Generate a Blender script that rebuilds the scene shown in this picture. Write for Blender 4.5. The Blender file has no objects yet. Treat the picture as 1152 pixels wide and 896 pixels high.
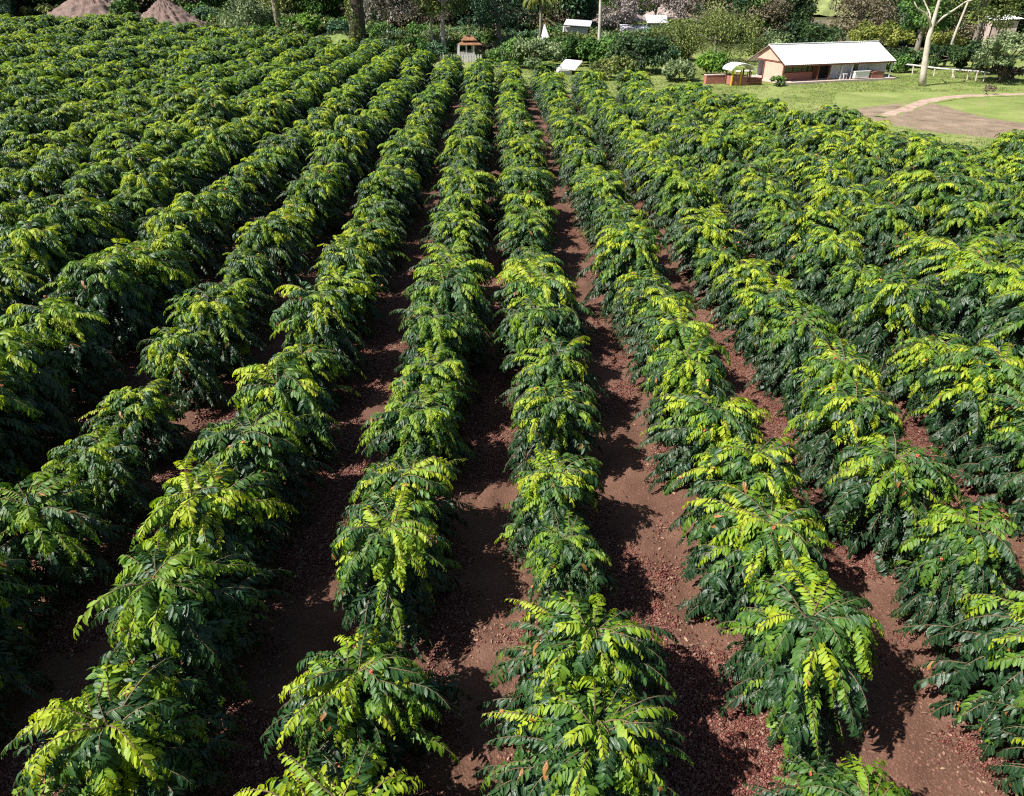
import bpy, math, random
import numpy as np
from mathutils import Vector, Matrix, Euler
R = math.radians
random.seed(11); RNG = np.random.default_rng(11)
sc = bpy.context.scene
COL = sc.collection

# ------------------------------------------------------------------ camera
CAM_X, CAM_H, PITCH, YAW = 0.2, 7.5, 31.3, -1.07
FPX, PW, PH = 778.0, 1152.0, 896.0
cd = bpy.data.cameras.new('camera'); cam = bpy.data.objects.new('camera', cd); COL.objects.link(cam)
cam.location = (CAM_X, 0, CAM_H); cam.rotation_euler = (R(90 - PITCH), 0, R(YAW))
cd.sensor_width = 36; cd.lens = 36 * FPX / PW; cd.clip_start = 0.1; cd.clip_end = 3000
sc.camera = cam

# ------------------------------------------------------------------ light
SUN_EL, SUN_AZ = 49.0, 205.0       # azimuth: direction towards the sun, degrees ccw from +X (180 = west, >180 leans behind the camera)
w = bpy.data.worlds.new('World'); sc.world = w; w.use_nodes = True
nt = w.node_tree; bg = nt.nodes['Background']
sky = nt.nodes.new('ShaderNodeTexSky'); sky.sky_type = 'NISHITA'; sky.sun_disc = False
sky.sun_elevation = R(SUN_EL); sky.sun_rotation = R(90 - SUN_AZ)
nt.links.new(sky.outputs[0], bg.inputs[0]); bg.inputs[1].default_value = 0.058
sd = bpy.data.lights.new('sun', 'SUN'); sd.energy = 5.0; sd.angle = R(0.5); sd.color = (1, .955, .88)
sun = bpy.data.objects.new('sun', sd); COL.objects.link(sun)
sv = Vector((math.cos(R(SUN_AZ)) * math.cos(R(SUN_EL)), math.sin(R(SUN_AZ)) * math.cos(R(SUN_EL)), math.sin(R(SUN_EL))))
sun.rotation_euler = sv.to_track_quat('Z', 'Y').to_euler(); sun.location = sv * 50
sc.view_settings.view_transform = 'Standard'; sc.view_settings.look = 'None'
sc.view_settings.gamma = 1; sc.view_settings.exposure = 0.90; sc.view_settings.use_curve_mapping = False
sc.cycles.use_denoising = False; sc.cycles.filter_width = 1.15
sc.cycles.max_bounces = 6; sc.cycles.transparent_max_bounces = 8; sc.cycles.diffuse_bounces = 3
sc.cycles.glossy_bounces = 2; sc.cycles.transmission_bounces = 3
sc.cycles.sample_clamp_indirect = 6

# ------------------------------------------------------------------ placement maths (photo pixel -> point of the place)
_rot = Euler((R(90 - PITCH), 0, R(YAW))).to_matrix()
def ray(px, py):
    return _rot @ Vector(((px - PW / 2) / FPX, -(py - PH / 2) / FPX, -1))
def at_h(px, py, h=0.0):
    d = ray(px, py); t = (h - CAM_H) / d.z
    return Vector((CAM_X + d.x * t, d.y * t, h))
def at_d(px, py, D):
    d = ray(px, py); t = D / d.y
    return Vector((CAM_X + d.x * t, D, CAM_H + d.z * t))
_ri = _rot.transposed()
def project(p):
    q = _ri @ (Vector(p) - cam.location)
    return PW / 2 + FPX * q.x / -q.z, PH / 2 - FPX * q.y / -q.z, -q.z

def sstep(a, b, x):
    t = np.clip((np.asarray(x, float) - a) / (b - a), 0, 1); return t * t * (3 - 2 * t)
_P = np.random.default_rng(5).random((256, 256))
def vnoise(x, y):
    x = np.asarray(x, float); y = np.asarray(y, float)
    xi = np.floor(x).astype(int); yi = np.floor(y).astype(int); fx = x - xi; fy = y - yi
    fx = fx * fx * (3 - 2 * fx); fy = fy * fy * (3 - 2 * fy)
    g = lambda a, b: _P[a % 256, b % 256]
    return (g(xi, yi) * (1 - fx) + g(xi + 1, yi) * fx) * (1 - fy) + (g(xi, yi + 1) * (1 - fx) + g(xi + 1, yi + 1) * fx) * fy
def fbm(x, y, o=4):
    s = 0; a = .5; n = 0
    for i in range(o):
        s = s + a * vnoise(x * 2 ** i + 17 * i, y * 2 ** i + 31 * i); n += a; a *= .5
    return s / n

def terrain(x, y):
    x = np.asarray(x, float); y = np.asarray(y, float)
    z = 1.9 * sstep(35, 90, y) * sstep(5, -45, x)
    z = z + 0.035 * np.maximum(0, y - 88) ** 1.0 * sstep(88, 120, y)
    z = z + 16 * sstep(150, 420, y) + 7 * sstep(100, 260, y) * (fbm(x * .012 + 3, y * .012, 3) - .3)
    return z

# ------------------------------------------------------------------ node helpers
def new_mat(name):
    m = bpy.data.materials.new(name); m.use_nodes = True
    n = m.node_tree; n.nodes.clear()
    out = n.nodes.new('ShaderNodeOutputMaterial')
    return m, n, out
def N(n, t, **kw):
    a = n.nodes.new(t)
    for k, v in kw.items(): setattr(a, k, v)
    return a
def ramp(n, fac, stops, interp='LINEAR'):
    r = N(n, 'ShaderNodeValToRGB'); r.color_ramp.interpolation = interp
    e = r.color_ramp.elements
    while len(e) < len(stops): e.new(.5)
    for k, (p, c) in enumerate(stops): e[k].position = p; e[k].color = (*c, 1) if len(c) == 3 else c
    n.links.new(fac, r.inputs[0]); return r.outputs[0]
def noise(n, scale, detail=4, rough=.55, vec=None, dist=0):
    t = N(n, 'ShaderNodeTexNoise'); t.inputs['Scale'].default_value = scale; t.inputs['Detail'].default_value = detail
    t.inputs['Roughness'].default_value = rough; t.inputs['Distortion'].default_value = dist
    if vec: n.links.new(vec, t.inputs['Vector'])
    return t.outputs['Fac']
def mixc(n, fac, a, b, mode='MIX'):
    m = N(n, 'ShaderNodeMix', data_type='RGBA', blend_type=mode)
    for s, v in ((0, fac), (6, a), (7, b)):
        if hasattr(v, 'is_output') or isinstance(v, bpy.types.NodeSocket): n.links.new(v, m.inputs[s])
        elif s == 0: m.inputs[s].default_value = v
        else: m.inputs[s].default_value = (*v, 1)
    return m.outputs[2]
def mth(n, op, a, b=0.0):
    m = N(n, 'ShaderNodeMath', operation=op)
    for i, v in enumerate((a, b)):
        if isinstance(v, bpy.types.NodeSocket): n.links.new(v, m.inputs[i])
        else: m.inputs[i].default_value = v
    return m.outputs[0]
def bump(n, h, strength=.5, dist=.02):
    b = N(n, 'ShaderNodeBump'); b.inputs['Strength'].default_value = strength; b.inputs['Distance'].default_value = dist
    n.links.new(h, b.inputs['Height']); return b.outputs[0]
def coords(n, which='Object'):
    return N(n, 'ShaderNodeTexCoord').outputs[which]

def plain(name, col, rough=.7, var=.25, scale=3.0, bumps=.3, spec=.3, metal=0, stretch=None):
    m, n, out = new_mat(name)
    p = N(n, 'ShaderNodeBsdfPrincipled'); v = coords(n)
    if stretch:
        mp = N(n, 'ShaderNodeMapping'); mp.inputs['Scale'].default_value = stretch; n.links.new(v, mp.inputs[0]); v = mp.outputs[0]
    f = noise(n, scale, 6, .65, v)
    dk = tuple(c * (1 - var) for c in col); lt = tuple(min(1, c * (1 + var * .6)) for c in col)
    n.links.new(ramp(n, f, [(.3, dk), (.7, lt)]), p.inputs['Base Color'])
    p.inputs['Roughness'].default_value = rough; p.inputs['Specular IOR Level'].default_value = spec; p.inputs['Metallic'].default_value = metal
    if bumps: n.links.new(bump(n, noise(n, scale * 4, 5, .6, v), bumps, .03), p.inputs['Normal'])
    n.links.new(p.outputs[0], out.inputs[0]); return m

# ------------------------------------------------------------------ mesh helpers
def mesh_np(name, V, F, mat, smooth=False, attr=None, parent=None, mats=None, midx=None, link=True):
    """V (n,3); F list of arrays (k,3) or (k,4)"""
    me = bpy.data.meshes.new(name)
    if not isinstance(F, (list, tuple)): F = [F]
    F = [np.asarray(f, np.int32) for f in F if len(f)]
    loops = np.concatenate([f.ravel() for f in F]); tot = np.concatenate([np.full(len(f), f.shape[1], np.int32) for f in F])
    start = np.concatenate([[0], np.cumsum(tot)[:-1]]).astype(np.int32)
    me.vertices.add(len(V)); me.vertices.foreach_set('co', np.asarray(V, np.float32).ravel())
    me.loops.add(len(loops)); me.loops.foreach_set('vertex_index', loops)
    me.polygons.add(len(tot)); me.polygons.foreach_set('loop_start', start); me.polygons.foreach_set('loop_total', tot)
    me.polygons.foreach_set('use_smooth', np.full(len(tot), smooth))
    if attr is not None:
        a = me.attributes.new('leafdat', 'FLOAT_COLOR', 'POINT'); a.data.foreach_set('color', np.asarray(attr, np.float32).ravel())
    me.materials.append(mat)
    me.update(calc_edges=True)
    if not link: return me
    o = bpy.data.objects.new(name, me); COL.objects.link(o)
    if parent: o.parent = parent
    return o

class MB:
    """collects boxes, tubes and polygons into one mesh"""
    def __init__(s): s.V = []; s.F = []
    def add(s, vs, fs):
        b = len(s.V); s.V += [tuple(v) for v in vs]; s.F += [tuple(i + b for i in f) for f in fs]; return s
    def box(s, c, d, rz=0, rx=0, ry=0):
        M = Euler((rx, ry, rz)).to_matrix(); c = Vector(c)
        vs = [c + M @ Vector((x * d[0] / 2, y * d[1] / 2, z * d[2] / 2)) for x in (-1, 1) for y in (-1, 1) for z in (-1, 1)]
        return s.add(vs, [(0, 1, 3, 2), (4, 6, 7, 5), (0, 4, 5, 1), (2, 3, 7, 6), (0, 2, 6, 4), (1, 5, 7, 3)])
    def tube(s, pts, rad, n=8):
        pts = [Vector(p) for p in pts]; rings = []
        for i, p in enumerate(pts):
            t = (pts[min(i + 1, len(pts) - 1)] - pts[max(i - 1, 0)]).normalized()
            a = t.orthogonal().normalized() if abs(t.z) < .98 else Vector((1, 0, 0)); a = (a - t * a.dot(t)).normalized()
            if i and rings_a is not None: a = (rings_a - t * rings_a.dot(t)).normalized()
            rings_a = a; b = t.cross(a); r = rad[i] if hasattr(rad, '__len__') else rad
            rings.append([p + (a * math.cos(k * 2 * math.pi / n) + b * math.sin(k * 2 * math.pi / n)) * r for k in range(n)])
        vs = [v for r_ in rings for v in r_]
        fs = [(i * n + k, i * n + (k + 1) % n, (i + 1) * n + (k + 1) % n, (i + 1) * n + k) for i in range(len(pts) - 1) for k in range(n)]
        fs += [tuple(range(n))[::-1], tuple((len(pts) - 1) * n + k for k in range(n))]
        return s.add(vs, fs)
    def poly(s, top, thick):
        """a slab: polygon (3D points) extruded along its normal by -thick"""
        t = [Vector(p) for p in top]; nn = (t[1] - t[0]).cross(t[2] - t[0]).normalized()
        b = [p - nn * thick for p in t]; k = len(t)
        return s.add(t + b, [tuple(range(k)), tuple(range(2 * k - 1, k - 1, -1))] + [(i, i + k, (i + 1) % k + k, (i + 1) % k) for i in range(k)])
    def build(s, name, mat, parent=None, smooth=False, bevel=0):
        me = bpy.data.meshes.new(name); me.from_pydata(s.V, [], s.F); me.materials.append(mat)
        if smooth: me.polygons.foreach_set('use_smooth', [True] * len(me.polygons))
        o = bpy.data.objects.new(name, me); COL.objects.link(o)
        if parent: o.parent = parent
        if bevel:
            b = o.modifiers.new('bevel', 'BEVEL'); b.width = bevel; b.segments = 2
        return o

def tag(o, label=None, cat=None, group=None, kind=None):
    if label: o['label'] = label
    if cat: o['category'] = cat
    if group: o['group'] = group
    if kind: o['kind'] = kind
    return o
def thing(name, label, cat, loc=(0, 0, 0), rz=0, group=None):
    o = bpy.data.objects.new(name, None); COL.objects.link(o); o.empty_display_size = .3
    o.location = loc; o.rotation_euler = (0, 0, rz); return tag(o, label, cat, group)

# ------------------------------------------------------------------ leaf batches (numpy)
def norm(a): return a / np.maximum(np.linalg.norm(a, axis=-1, keepdims=True), 1e-9)
T_S = np.array([0.0, .14, .42, .74, 1.0]); W_S = np.array([0, .62, 1.0, .84, 0])
def leaves(P, D, Nn, L, W, dat, fold=.28, droop=.35, lod=0):
    """P base, D direction, Nn normal, L length, W half width (arrays); dat (n,2) young, rnd. -> V, F3, F4, attr"""
    n = len(P); D = norm(D); S = norm(np.cross(D, Nn)); U = np.cross(S, D)
    if lod:  # 2 quads bent along the midrib
        ts = [(0, 0, 0), (.45, -1, 1), (.45, 1, 1), (1, 0, 0)]
        V = np.zeros((n, 4, 3)); A = np.zeros((n, 4, 4))
        for k, (t, a, e) in enumerate(ts):
            V[:, k] = P + D * (L * t)[:, None] + S * (W * a)[:, None] + U * (W * fold * abs(a) * 0 - L * droop * t * t)[:, None]
            A[:, k] = np.stack([dat[:, 0], dat[:, 1], np.full(n, t), np.full(n, .4)], 1)
        b = (np.arange(n) * 4)[:, None]
        return V.reshape(-1, 3), None, None, A.reshape(-1, 4), b
    V = np.zeros((n, 11, 3)); A = np.zeros((n, 11, 4)); k = 0
    for j, t in enumerate(T_S):
        c = P + D * (L * t)[:, None] - U * (L * droop * t * t)[:, None]
        sides = (0,) if j in (0, 4) else (-1, 0, 1)
        for a in sides:
            wv = W * W_S[j]
            V[:, k] = c + S * (wv * a)[:, None] + U * (wv * fold * abs(a))[:, None]
            A[:, k] = np.stack([dat[:, 0], dat[:, 1], np.full(n, t), np.full(n, float(abs(a)))], 1); k += 1
    b = (np.arange(n) * 11)[:, None]
    tri = np.array([[0, 2, 1], [0, 3, 2], [7, 8, 10], [8, 9, 10]])
    quad = np.array([[1, 2, 5, 4], [2, 3, 6, 5], [4, 5, 8, 7], [5, 6, 9, 8]])
    F3 = (b[:, :, None] + tri[None]).reshape(-1, 3); F4 = (b[:, :, None] + quad[None]).reshape(-1, 4)
    return V.reshape(-1, 3), F3, F4, A.reshape(-1, 4), None

# ------------------------------------------------------------------ materials: coffee
def coffee_leaf_mat():
    m, n, out = new_mat('coffee_leaf')
    at = N(n, 'ShaderNodeAttribute', attribute_name='leafdat'); sp = N(n, 'ShaderNodeSeparateColor'); n.links.new(at.outputs['Color'], sp.inputs[0])
    young, rnd, along = sp.outputs[0], sp.outputs[1], sp.outputs[2]; across = at.outputs['Alpha']
    oi = N(n, 'ShaderNodeObjectInfo').outputs['Random']
    y2 = mth(n, 'ADD', young, mth(n, 'MULTIPLY', mth(n, 'SUBTRACT', rnd, .5), .16))
    y2 = mth(n, 'MULTIPLY', y2, mth(n, 'ADD', mth(n, 'MULTIPLY', oi, .4), .78))
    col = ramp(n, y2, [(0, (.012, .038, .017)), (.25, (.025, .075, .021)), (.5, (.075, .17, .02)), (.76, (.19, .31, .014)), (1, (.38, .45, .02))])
    # side veins and a paler midrib
    uv = N(n, 'ShaderNodeMath', operation='SINE'); ph = mth(n, 'SUBTRACT', mth(n, 'MULTIPLY', along, 60), mth(n, 'MULTIPLY', across, 9)); n.links.new(ph, uv.inputs[0])
    rib = mth(n, 'SUBTRACT', 1.0, mth(n, 'MULTIPLY', across, 9)); ribc = N(n, 'ShaderNodeClamp'); n.links.new(rib, ribc.inputs[0])
    col = mixc(n, mth(n, 'MULTIPLY', ribc.outputs[0], .55), col, mixc(n, .5, col, (.35, .42, .10)))
    # a few old leaves go orange-brown
    old = N(n, 'ShaderNodeMath', operation='GREATER_THAN'); n.links.new(rnd, old.inputs[0]); old.inputs[1].default_value = .9965
    col = mixc(n, mth(n, 'MULTIPLY', old.outputs[0], .9), col, (.30, .12, .03))
    p = N(n, 'ShaderNodeBsdfPrincipled'); n.links.new(col, p.inputs['Base Color'])
    n.links.new(ramp(n, young, [(0, (.36,) * 3), (1, (.5,) * 3)]), p.inputs['Roughness'])
    p.inputs['Specular IOR Level'].default_value = .5
    n.links.new(bump(n, uv.outputs[0], .25, .004), p.inputs['Normal'])
    tr = N(n, 'ShaderNodeBsdfTranslucent'); n.links.new(mixc(n, 1.0, col, (1.5, 1.55, .55), 'MULTIPLY'), tr.inputs[0])
    mx = N(n, 'ShaderNodeMixShader'); n.links.new(ramp(n, young, [(0, (.12,) * 3), (1, (.38,) * 3)]), mx.inputs[0])
    n.links.new(p.outputs[0], mx.inputs[1]); n.links.new(tr.outputs[0], mx.inputs[2]); n.links.new(mx.outputs[0], out.inputs[0])
    return m
M_LEAF = coffee_leaf_mat()
M_STEM = plain('coffee_bark', (.16, .11, .065), .85, .35, 14)
def cherry_mat(name='coffee_cherry', g=.22):
    m, n, out = new_mat(name)
    at = N(n, 'ShaderNodeAttribute', attribute_name='leafdat'); sp = N(n, 'ShaderNodeSeparateColor'); n.links.new(at.outputs['Color'], sp.inputs[0])
    col = ramp(n, sp.outputs[1], [(0, (.22, .02, .015)), (.35, (.38, .045, .03)), (.7, (.50, .15, .06)), (.9, (.55, .33, .10)), (1, (.25, .35, .05))])
    p = N(n, 'ShaderNodeBsdfPrincipled'); n.links.new(col, p.inputs['Base Color']); p.inputs['Roughness'].default_value = .35
    n.links.new(p.outputs[0], out.inputs[0]); return m
M_CHERRY = cherry_mat()

OCT_V = np.array([[1, 0, 0], [-1, 0, 0], [0, 1, 0], [0, -1, 0], [0, 0, 1], [0, 0, -1]], float)
OCT_F = np.array([[0, 2, 4], [2, 1, 4], [1, 3, 4], [3, 0, 4], [2, 0, 5], [1, 2, 5], [3, 1, 5], [0, 3, 5]])
# octahedron split once and pushed to a ball: berries that read as round
def _ball():
    V = [Vector(v) for v in OCT_V]; F = []; cache = {}
    def mid(a, b):
        k = (min(a, b), max(a, b))
        if k not in cache: V.append((V[a] + V[b]).normalized()); cache[k] = len(V) - 1
        return cache[k]
    for a, b, c in OCT_F:
        x, y, z = mid(a, b), mid(b, c), mid(c, a); F += [(a, x, z), (x, b, y), (z, y, c), (x, y, z)]
    return np.array(V), np.array(F)
BALL_V, BALL_F = _ball()
def blobs(P, Rr, rnd, V0=OCT_V, F0=OCT_F, squash=None):
    n = len(P); V = V0[None] * (Rr[:, None, None] if Rr.ndim == 1 else Rr[:, None, :]) + P[:, None]
    F = (np.arange(n) * len(V0))[:, None, None] + F0[None]
    A = np.zeros((n, len(V0), 4)); A[..., 1] = rnd[:, None]; A[..., 3] = 1
    return V.reshape(-1, 3), F.reshape(-1, 3), A.reshape(-1, 4)

# ------------------------------------------------------------------ coffee bush
def shoot_path(p, az, el, length, step, droop, rng, wander=.11):
    pts = [p.copy()]; dirs = []
    n = max(4, int(length / step)); a = az; e = el
    for i in range(n):
        a += rng.normal(0, wander) * .6; e -= droop / n * (0.5 + 1.0 * i / n)
        e = max(e, -1.25)
        d = np.array([math.cos(a) * math.cos(e), math.sin(a) * math.cos(e), math.sin(e)])
        dirs.append(d); pts.append(pts[-1] + d * step)
    dirs.append(dirs[-1]); return np.array(pts), np.array(dirs)

def add_top(rng, stems, Hh, STEP, yell, sP, sD, sT, sY, sR, sZ):
    # short upright flush shoots that close the middle of the crown
    for k in range(34):
        a0, lean = stems[k % len(stems)]; a = rng.uniform(0, 6.28); r = .30 * math.sqrt(rng.random())
        p = np.array([math.cos(a0) * lean + math.cos(a) * r, math.sin(a0) * lean + math.sin(a) * r, Hh - .12 + rng.uniform(-.06, .10) - .35 * r])
        pts, dirs = shoot_path(p, a + rng.normal(0, .5), rng.uniform(.35, 1.1), rng.uniform(.22, .46), STEP, R(125), rng)
        n = len(pts); tt = np.arange(n) / (n - 1); y = np.clip(rng.normal(.72, .2) if rng.random() < .32 + .5 * yell else .36, 0, 1)
        for sd in (-1, 1):
            sP.append(pts); sD.append(dirs); sT.append(tt); sY.append(y * (.62 + .42 * tt)); sR.append(np.full(n, sd)); sZ.append(np.full(n, .95))
    return sP, sD, sT, sY, sR, sZ

def bush_meshes(seed, yell=.5, berries=0):
    rng = np.random.default_rng(seed)
    Hh = rng.uniform(1.38, 1.58); stem = MB(); sZ = []; sP, sD, sY, sR, sT = [], [], [], [], []
    nst = rng.integers(2, 4); stems = []
    for k in range(nst):
        a = rng.uniform(0, 6.28); lean = rng.uniform(.05, .22)
        stems.append((a, lean)); pts = [(math.cos(a) * (.03 + lean * t * t), math.sin(a) * (.03 + lean * t * t), -.05 + t * (Hh)) for t in (0, .3, .6, 1)]
        stem.tube(pts, [.03, .025, .018, .008], 6)
    nb = 150; STEP = .036; cher = []
    squ = rng.uniform(.88, 1.12, 3); ph = rng.uniform(0, 6.28, 3)
    for i in range(nb):
        u = (i + rng.random()) / nb
        h = .22 + (Hh - .22) * u ** .8
        a0, lean = stems[i % nst]; t = h / Hh; p = np.array([math.cos(a0) * lean * t * t, math.sin(a0) * lean * t * t, h])
        az = i * 2.39996 + rng.normal(0, .25)
        lump = 1 + .19 * math.sin(az * 2 + ph[0]) + .20 * math.sin(az * 3 + ph[1] + u * 4)
        Rad = (1.08 - .42 * u ** 3 - .12 * (1 - u) ** 2) * lump * rng.uniform(.74, 1.04)
        el = R(28) + R(30) * u ** 2 + rng.normal(0, .12); droop = R(93) + R(26) * u ** 2 + rng.normal(0, .20)
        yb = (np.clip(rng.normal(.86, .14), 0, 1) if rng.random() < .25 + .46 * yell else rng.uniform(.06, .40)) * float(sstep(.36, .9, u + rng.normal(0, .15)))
        if rng.random() < .10: yb = max(yb, .6 * yell + .25)
        pts, dirs = shoot_path(p, az, el, Rad, STEP, droop, rng)
        shoots = [(pts, dirs, yb, (.30 + .1 * rng.random()) * (1 - u) + .04, u)]
        stem.tube(pts[::3], [.009 * (1 - .7 * q / max(1, len(pts[::3]) - 1)) for q in range(len(pts[::3]))], 4)
        for s in range(rng.integers(0, 3)):
            q = rng.integers(int(len(pts) * .3), max(int(len(pts) * .3) + 1, int(len(pts) * .75)))
            sg = rng.choice((-1, 1)); d = dirs[q]; a2 = math.atan2(d[1], d[0]) + sg * rng.uniform(.5, .95)
            e2 = math.asin(np.clip(d[2], -1, 1)) + rng.uniform(0, .35)
            p2, d2 = shoot_path(pts[q], a2, e2, rng.uniform(.24, .45), STEP, R(80), rng)
            shoots.append((p2, d2, np.clip(yb + rng.normal(0, .15), 0, 1) if yb > .15 else yb, .1, u))
        for pts_, dirs_, y_, f0, u_ in shoots:
            n = len(pts_); tt = np.arange(n) / (n - 1); keep = tt >= f0
            # distal third of any shoot is younger
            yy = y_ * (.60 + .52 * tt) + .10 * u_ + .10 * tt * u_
            z_ = rng.uniform(.8, 1.18)
            for sd_ in (-1, 1):
                k2 = keep & (rng.random(n) > .07); sZ.append(np.full(k2.sum(), z_))
                sP.append(pts_[k2]); sD.append(dirs_[k2]); sT.append(tt[k2]); sY.append(yy[k2]); sR.append(np.full(k2.sum(), sd_))
            if berries and rng.random() < berries and u_ > .45:
                q = rng.integers(int(n * .35), n)
                cher.append(pts_[q] + rng.normal(0, .0085, (rng.integers(8, 16), 3)) + np.array([0, 0, .012]))
    sP, sD, sT, sY, sR, sZ = add_top(rng, stems, Hh, STEP, yell, sP, sD, sT, sY, sR, sZ)
    P = np.concatenate(sP); D = np.concatenate(sD); T = np.concatenate(sT); Y = np.clip(np.concatenate(sY), 0, 1); Sg = np.concatenate(sR)
    n = len(P); up = np.tile([0, 0, 1.0], (n, 1)); S = norm(np.cross(D, up) + 1e-4); Nv = np.cross(S, D)
    ang = R(58) - R(34) * T ** 3 + rng.normal(0, R(7), n); dip = rng.normal(.34, .24, n)
    LD = S * (Sg * np.sin(ang))[:, None] + D * np.cos(ang)[:, None] - Nv * dip[:, None] - np.array([0, 0, 1.]) * rng.uniform(0, .25, n)[:, None]
    NN = Nv + S * (Sg * .25)[:, None] + rng.normal(0, .27, (n, 3))
    tip = 1 - .5 * T ** 5
    L = .120 * tip * rng.uniform(.8, 1.18, n) * (.86 + .2 * (1 - Y)) * np.concatenate(sZ); Wd = L * rng.uniform(.15, .19, n)
    # terminal leaf on each shoot comes from the last pair
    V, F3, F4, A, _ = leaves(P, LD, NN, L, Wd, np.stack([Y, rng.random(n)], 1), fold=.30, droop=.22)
    # crinkle so that blades catch the light unevenly
    V += rng.normal(0, .0028, V.shape)
    fo = mesh_np('foliage', V, [F3, F4], M_LEAF, True, A, link=False)
    me = bpy.data.meshes.new('stems'); me.from_pydata(stem.V, [], stem.F); me.materials.append(M_STEM)
    cm = []
    for C in cher:
        cv, cf, ca = blobs(C, rng.uniform(.010, .015, len(C)), np.clip(rng.random() * .6 + rng.random(len(C)) * .5, 0, 1), BALL_V, BALL_F)
        cm.append(mesh_np('cherry_cluster', cv, cf, M_CHERRY, True, ca, link=False))
    return fo, me, cm

LOOKS = {}
NVAR = 12
VARS = []
for k in range(NVAR):
    yl = [.75, .62, .5, .7, .38, .78, .58, .42, .66, .3, .73, .52][k]; be = [0, .020, .008, 0, .022, 0, .012, 0, .026, .01, 0, .02][k]
    VARS.append((bush_meshes(100 + k, yl, be), yl, be))

# ------------------------------------------------------------------ the field
ROW, ROW0, GAP, HTOP = 2.53, 1.09, 1.56, 1.6
edge_px = [(1152, 150), (1060, 146), (1000, 134), (950, 128), (890, 118), (830, 106), (760, 92), (700, 86), (640, 79), (560, 71), (500, 64), (400, 56)]
E = [at_h(x, y, HTOP) for x, y in edge_px]
EX = [p.x for p in E][::-1]; EY = [p.y for p in E][::-1]
EX = [-130, -75, -45, -30] + EX + [EX[-1] + 20]; EY = [108, 98, 90, 82] + EY + [EY[-1] - 14]
def field_far(x): return np.interp(x, EX, EY) - .9 - 1.5 * sstep(2, 8, x) - 2.4 * sstep(5, 11, x) * (1 - sstep(17, 24, x))
cands = []
rr = random.Random(3)
for ri in range(-46, 24):
    if ri == 0: continue
    x0 = ((abs(ri) - 1) * ROW + ROW0) * (1 if ri > 0 else -1)
    y = -6 + rr.random() * GAP
    rgap = GAP
    while y < field_far(x0):
        x = x0 + rr.gauss(0, .08) + .42 * (float(fbm(x0 * 3.1, y * .35, 2)) - .5); yy = y + rr.gauss(0, .10)
        z = float(terrain(x, yy)); s = rr.gauss(1.04, .08) + .5 * (float(fbm(x0 * .37 + 40, y * .34, 2)) - .5) + (.0 if abs(ri) < 3 else .04 if abs(ri) == 3 else .11) + (.05 if y > 24 and abs(ri) > 3 else 0); s = min(max(s, .8), 1.12 if y < 8 else 1.42)
        dist = max(0.5, yy)
        vis = abs(x) < yy * .86 + 9
        if vis: cands.append(dict(x=x, y=yy, z=z, s=s, rz=rr.uniform(0, 6.28), row=ri, v=rr.randrange(NVAR)))
        y += rgap * rr.uniform(.84, 1.12)
for c in cands:
    c['y0'] = c['y']
    best = 0
    px, py, dz = project((c['x'], c['y'], c['z'] + .9))
    if dz < .6: c['size'] = 0; continue
    r = 1.0 * FPX / dz
    ox = max(0, min(px + r, PW) - max(px - r, 0)); oy = max(0, min(py + r, PH) - max(py - r, 0))
    c['size'] = ox * oy if ox > 3 and oy > 3 else 0
vis = sorted([c for c in cands if c['size'] > 0], key=lambda c: -c['size'])
chosen = vis[:300]; ids = {id(c) for c in chosen}
rest = [c for c in cands if id(c) not in ids]

ORD = ['', 'first', 'second', 'third', 'fourth', 'fifth', 'sixth', 'seventh', 'eighth', 'ninth', 'tenth', 'eleventh', 'twelfth', 'thirteenth', 'fourteenth', 'fifteenth', 'sixteenth', 'seventeenth', 'eighteenth', 'nineteenth', 'twentieth',
       'twenty-first', 'twenty-second', 'twenty-third', 'twenty-fourth', 'twenty-fifth', 'twenty-sixth', 'twenty-seventh', 'twenty-eighth', 'twenty-ninth', 'thirtieth', 'thirty-first', 'thirty-second', 'thirty-third', 'thirty-fourth', 'thirty-fifth', 'thirty-sixth']
chosen.sort(key=lambda c: (c['row'], c['y0'])); cnt = {}
for c in chosen:
    cnt[c['row']] = cnt.get(c['row'], 0) + 1; k = cnt[c['row']]
    (fo, st, ch), yl, be = VARS[c['v']]
    look = 'red cherries showing' if be > .015 else ('bright yellow-green shoots' if yl > .72 else ('dark glossy leaves' if yl < .4 else 'green leafy shoots'))
    side = 'farmhouse side' if c['row'] > 0 else 'brown mound side'
    lab = f"{ORD[k]} coffee bush up the {ORD[abs(c['row'])]} row from middle lane, {side}, {look}"
    t = thing('coffee_bush', lab, 'coffee bush', (c['x'], c['y'], c['z']), c['rz'], 'coffee bushes planted in rows')
    t.scale = (c['s'], c['s'], c['s'] * rr.uniform(.93, 1.07))
    for nm, me in [('foliage', fo), ('stems', st)] + [('cherry_cluster', q) for q in ch]:
        o = bpy.data.objects.new(nm, me); COL.objects.link(o); o.parent = t
    c['obj'] = t

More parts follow.
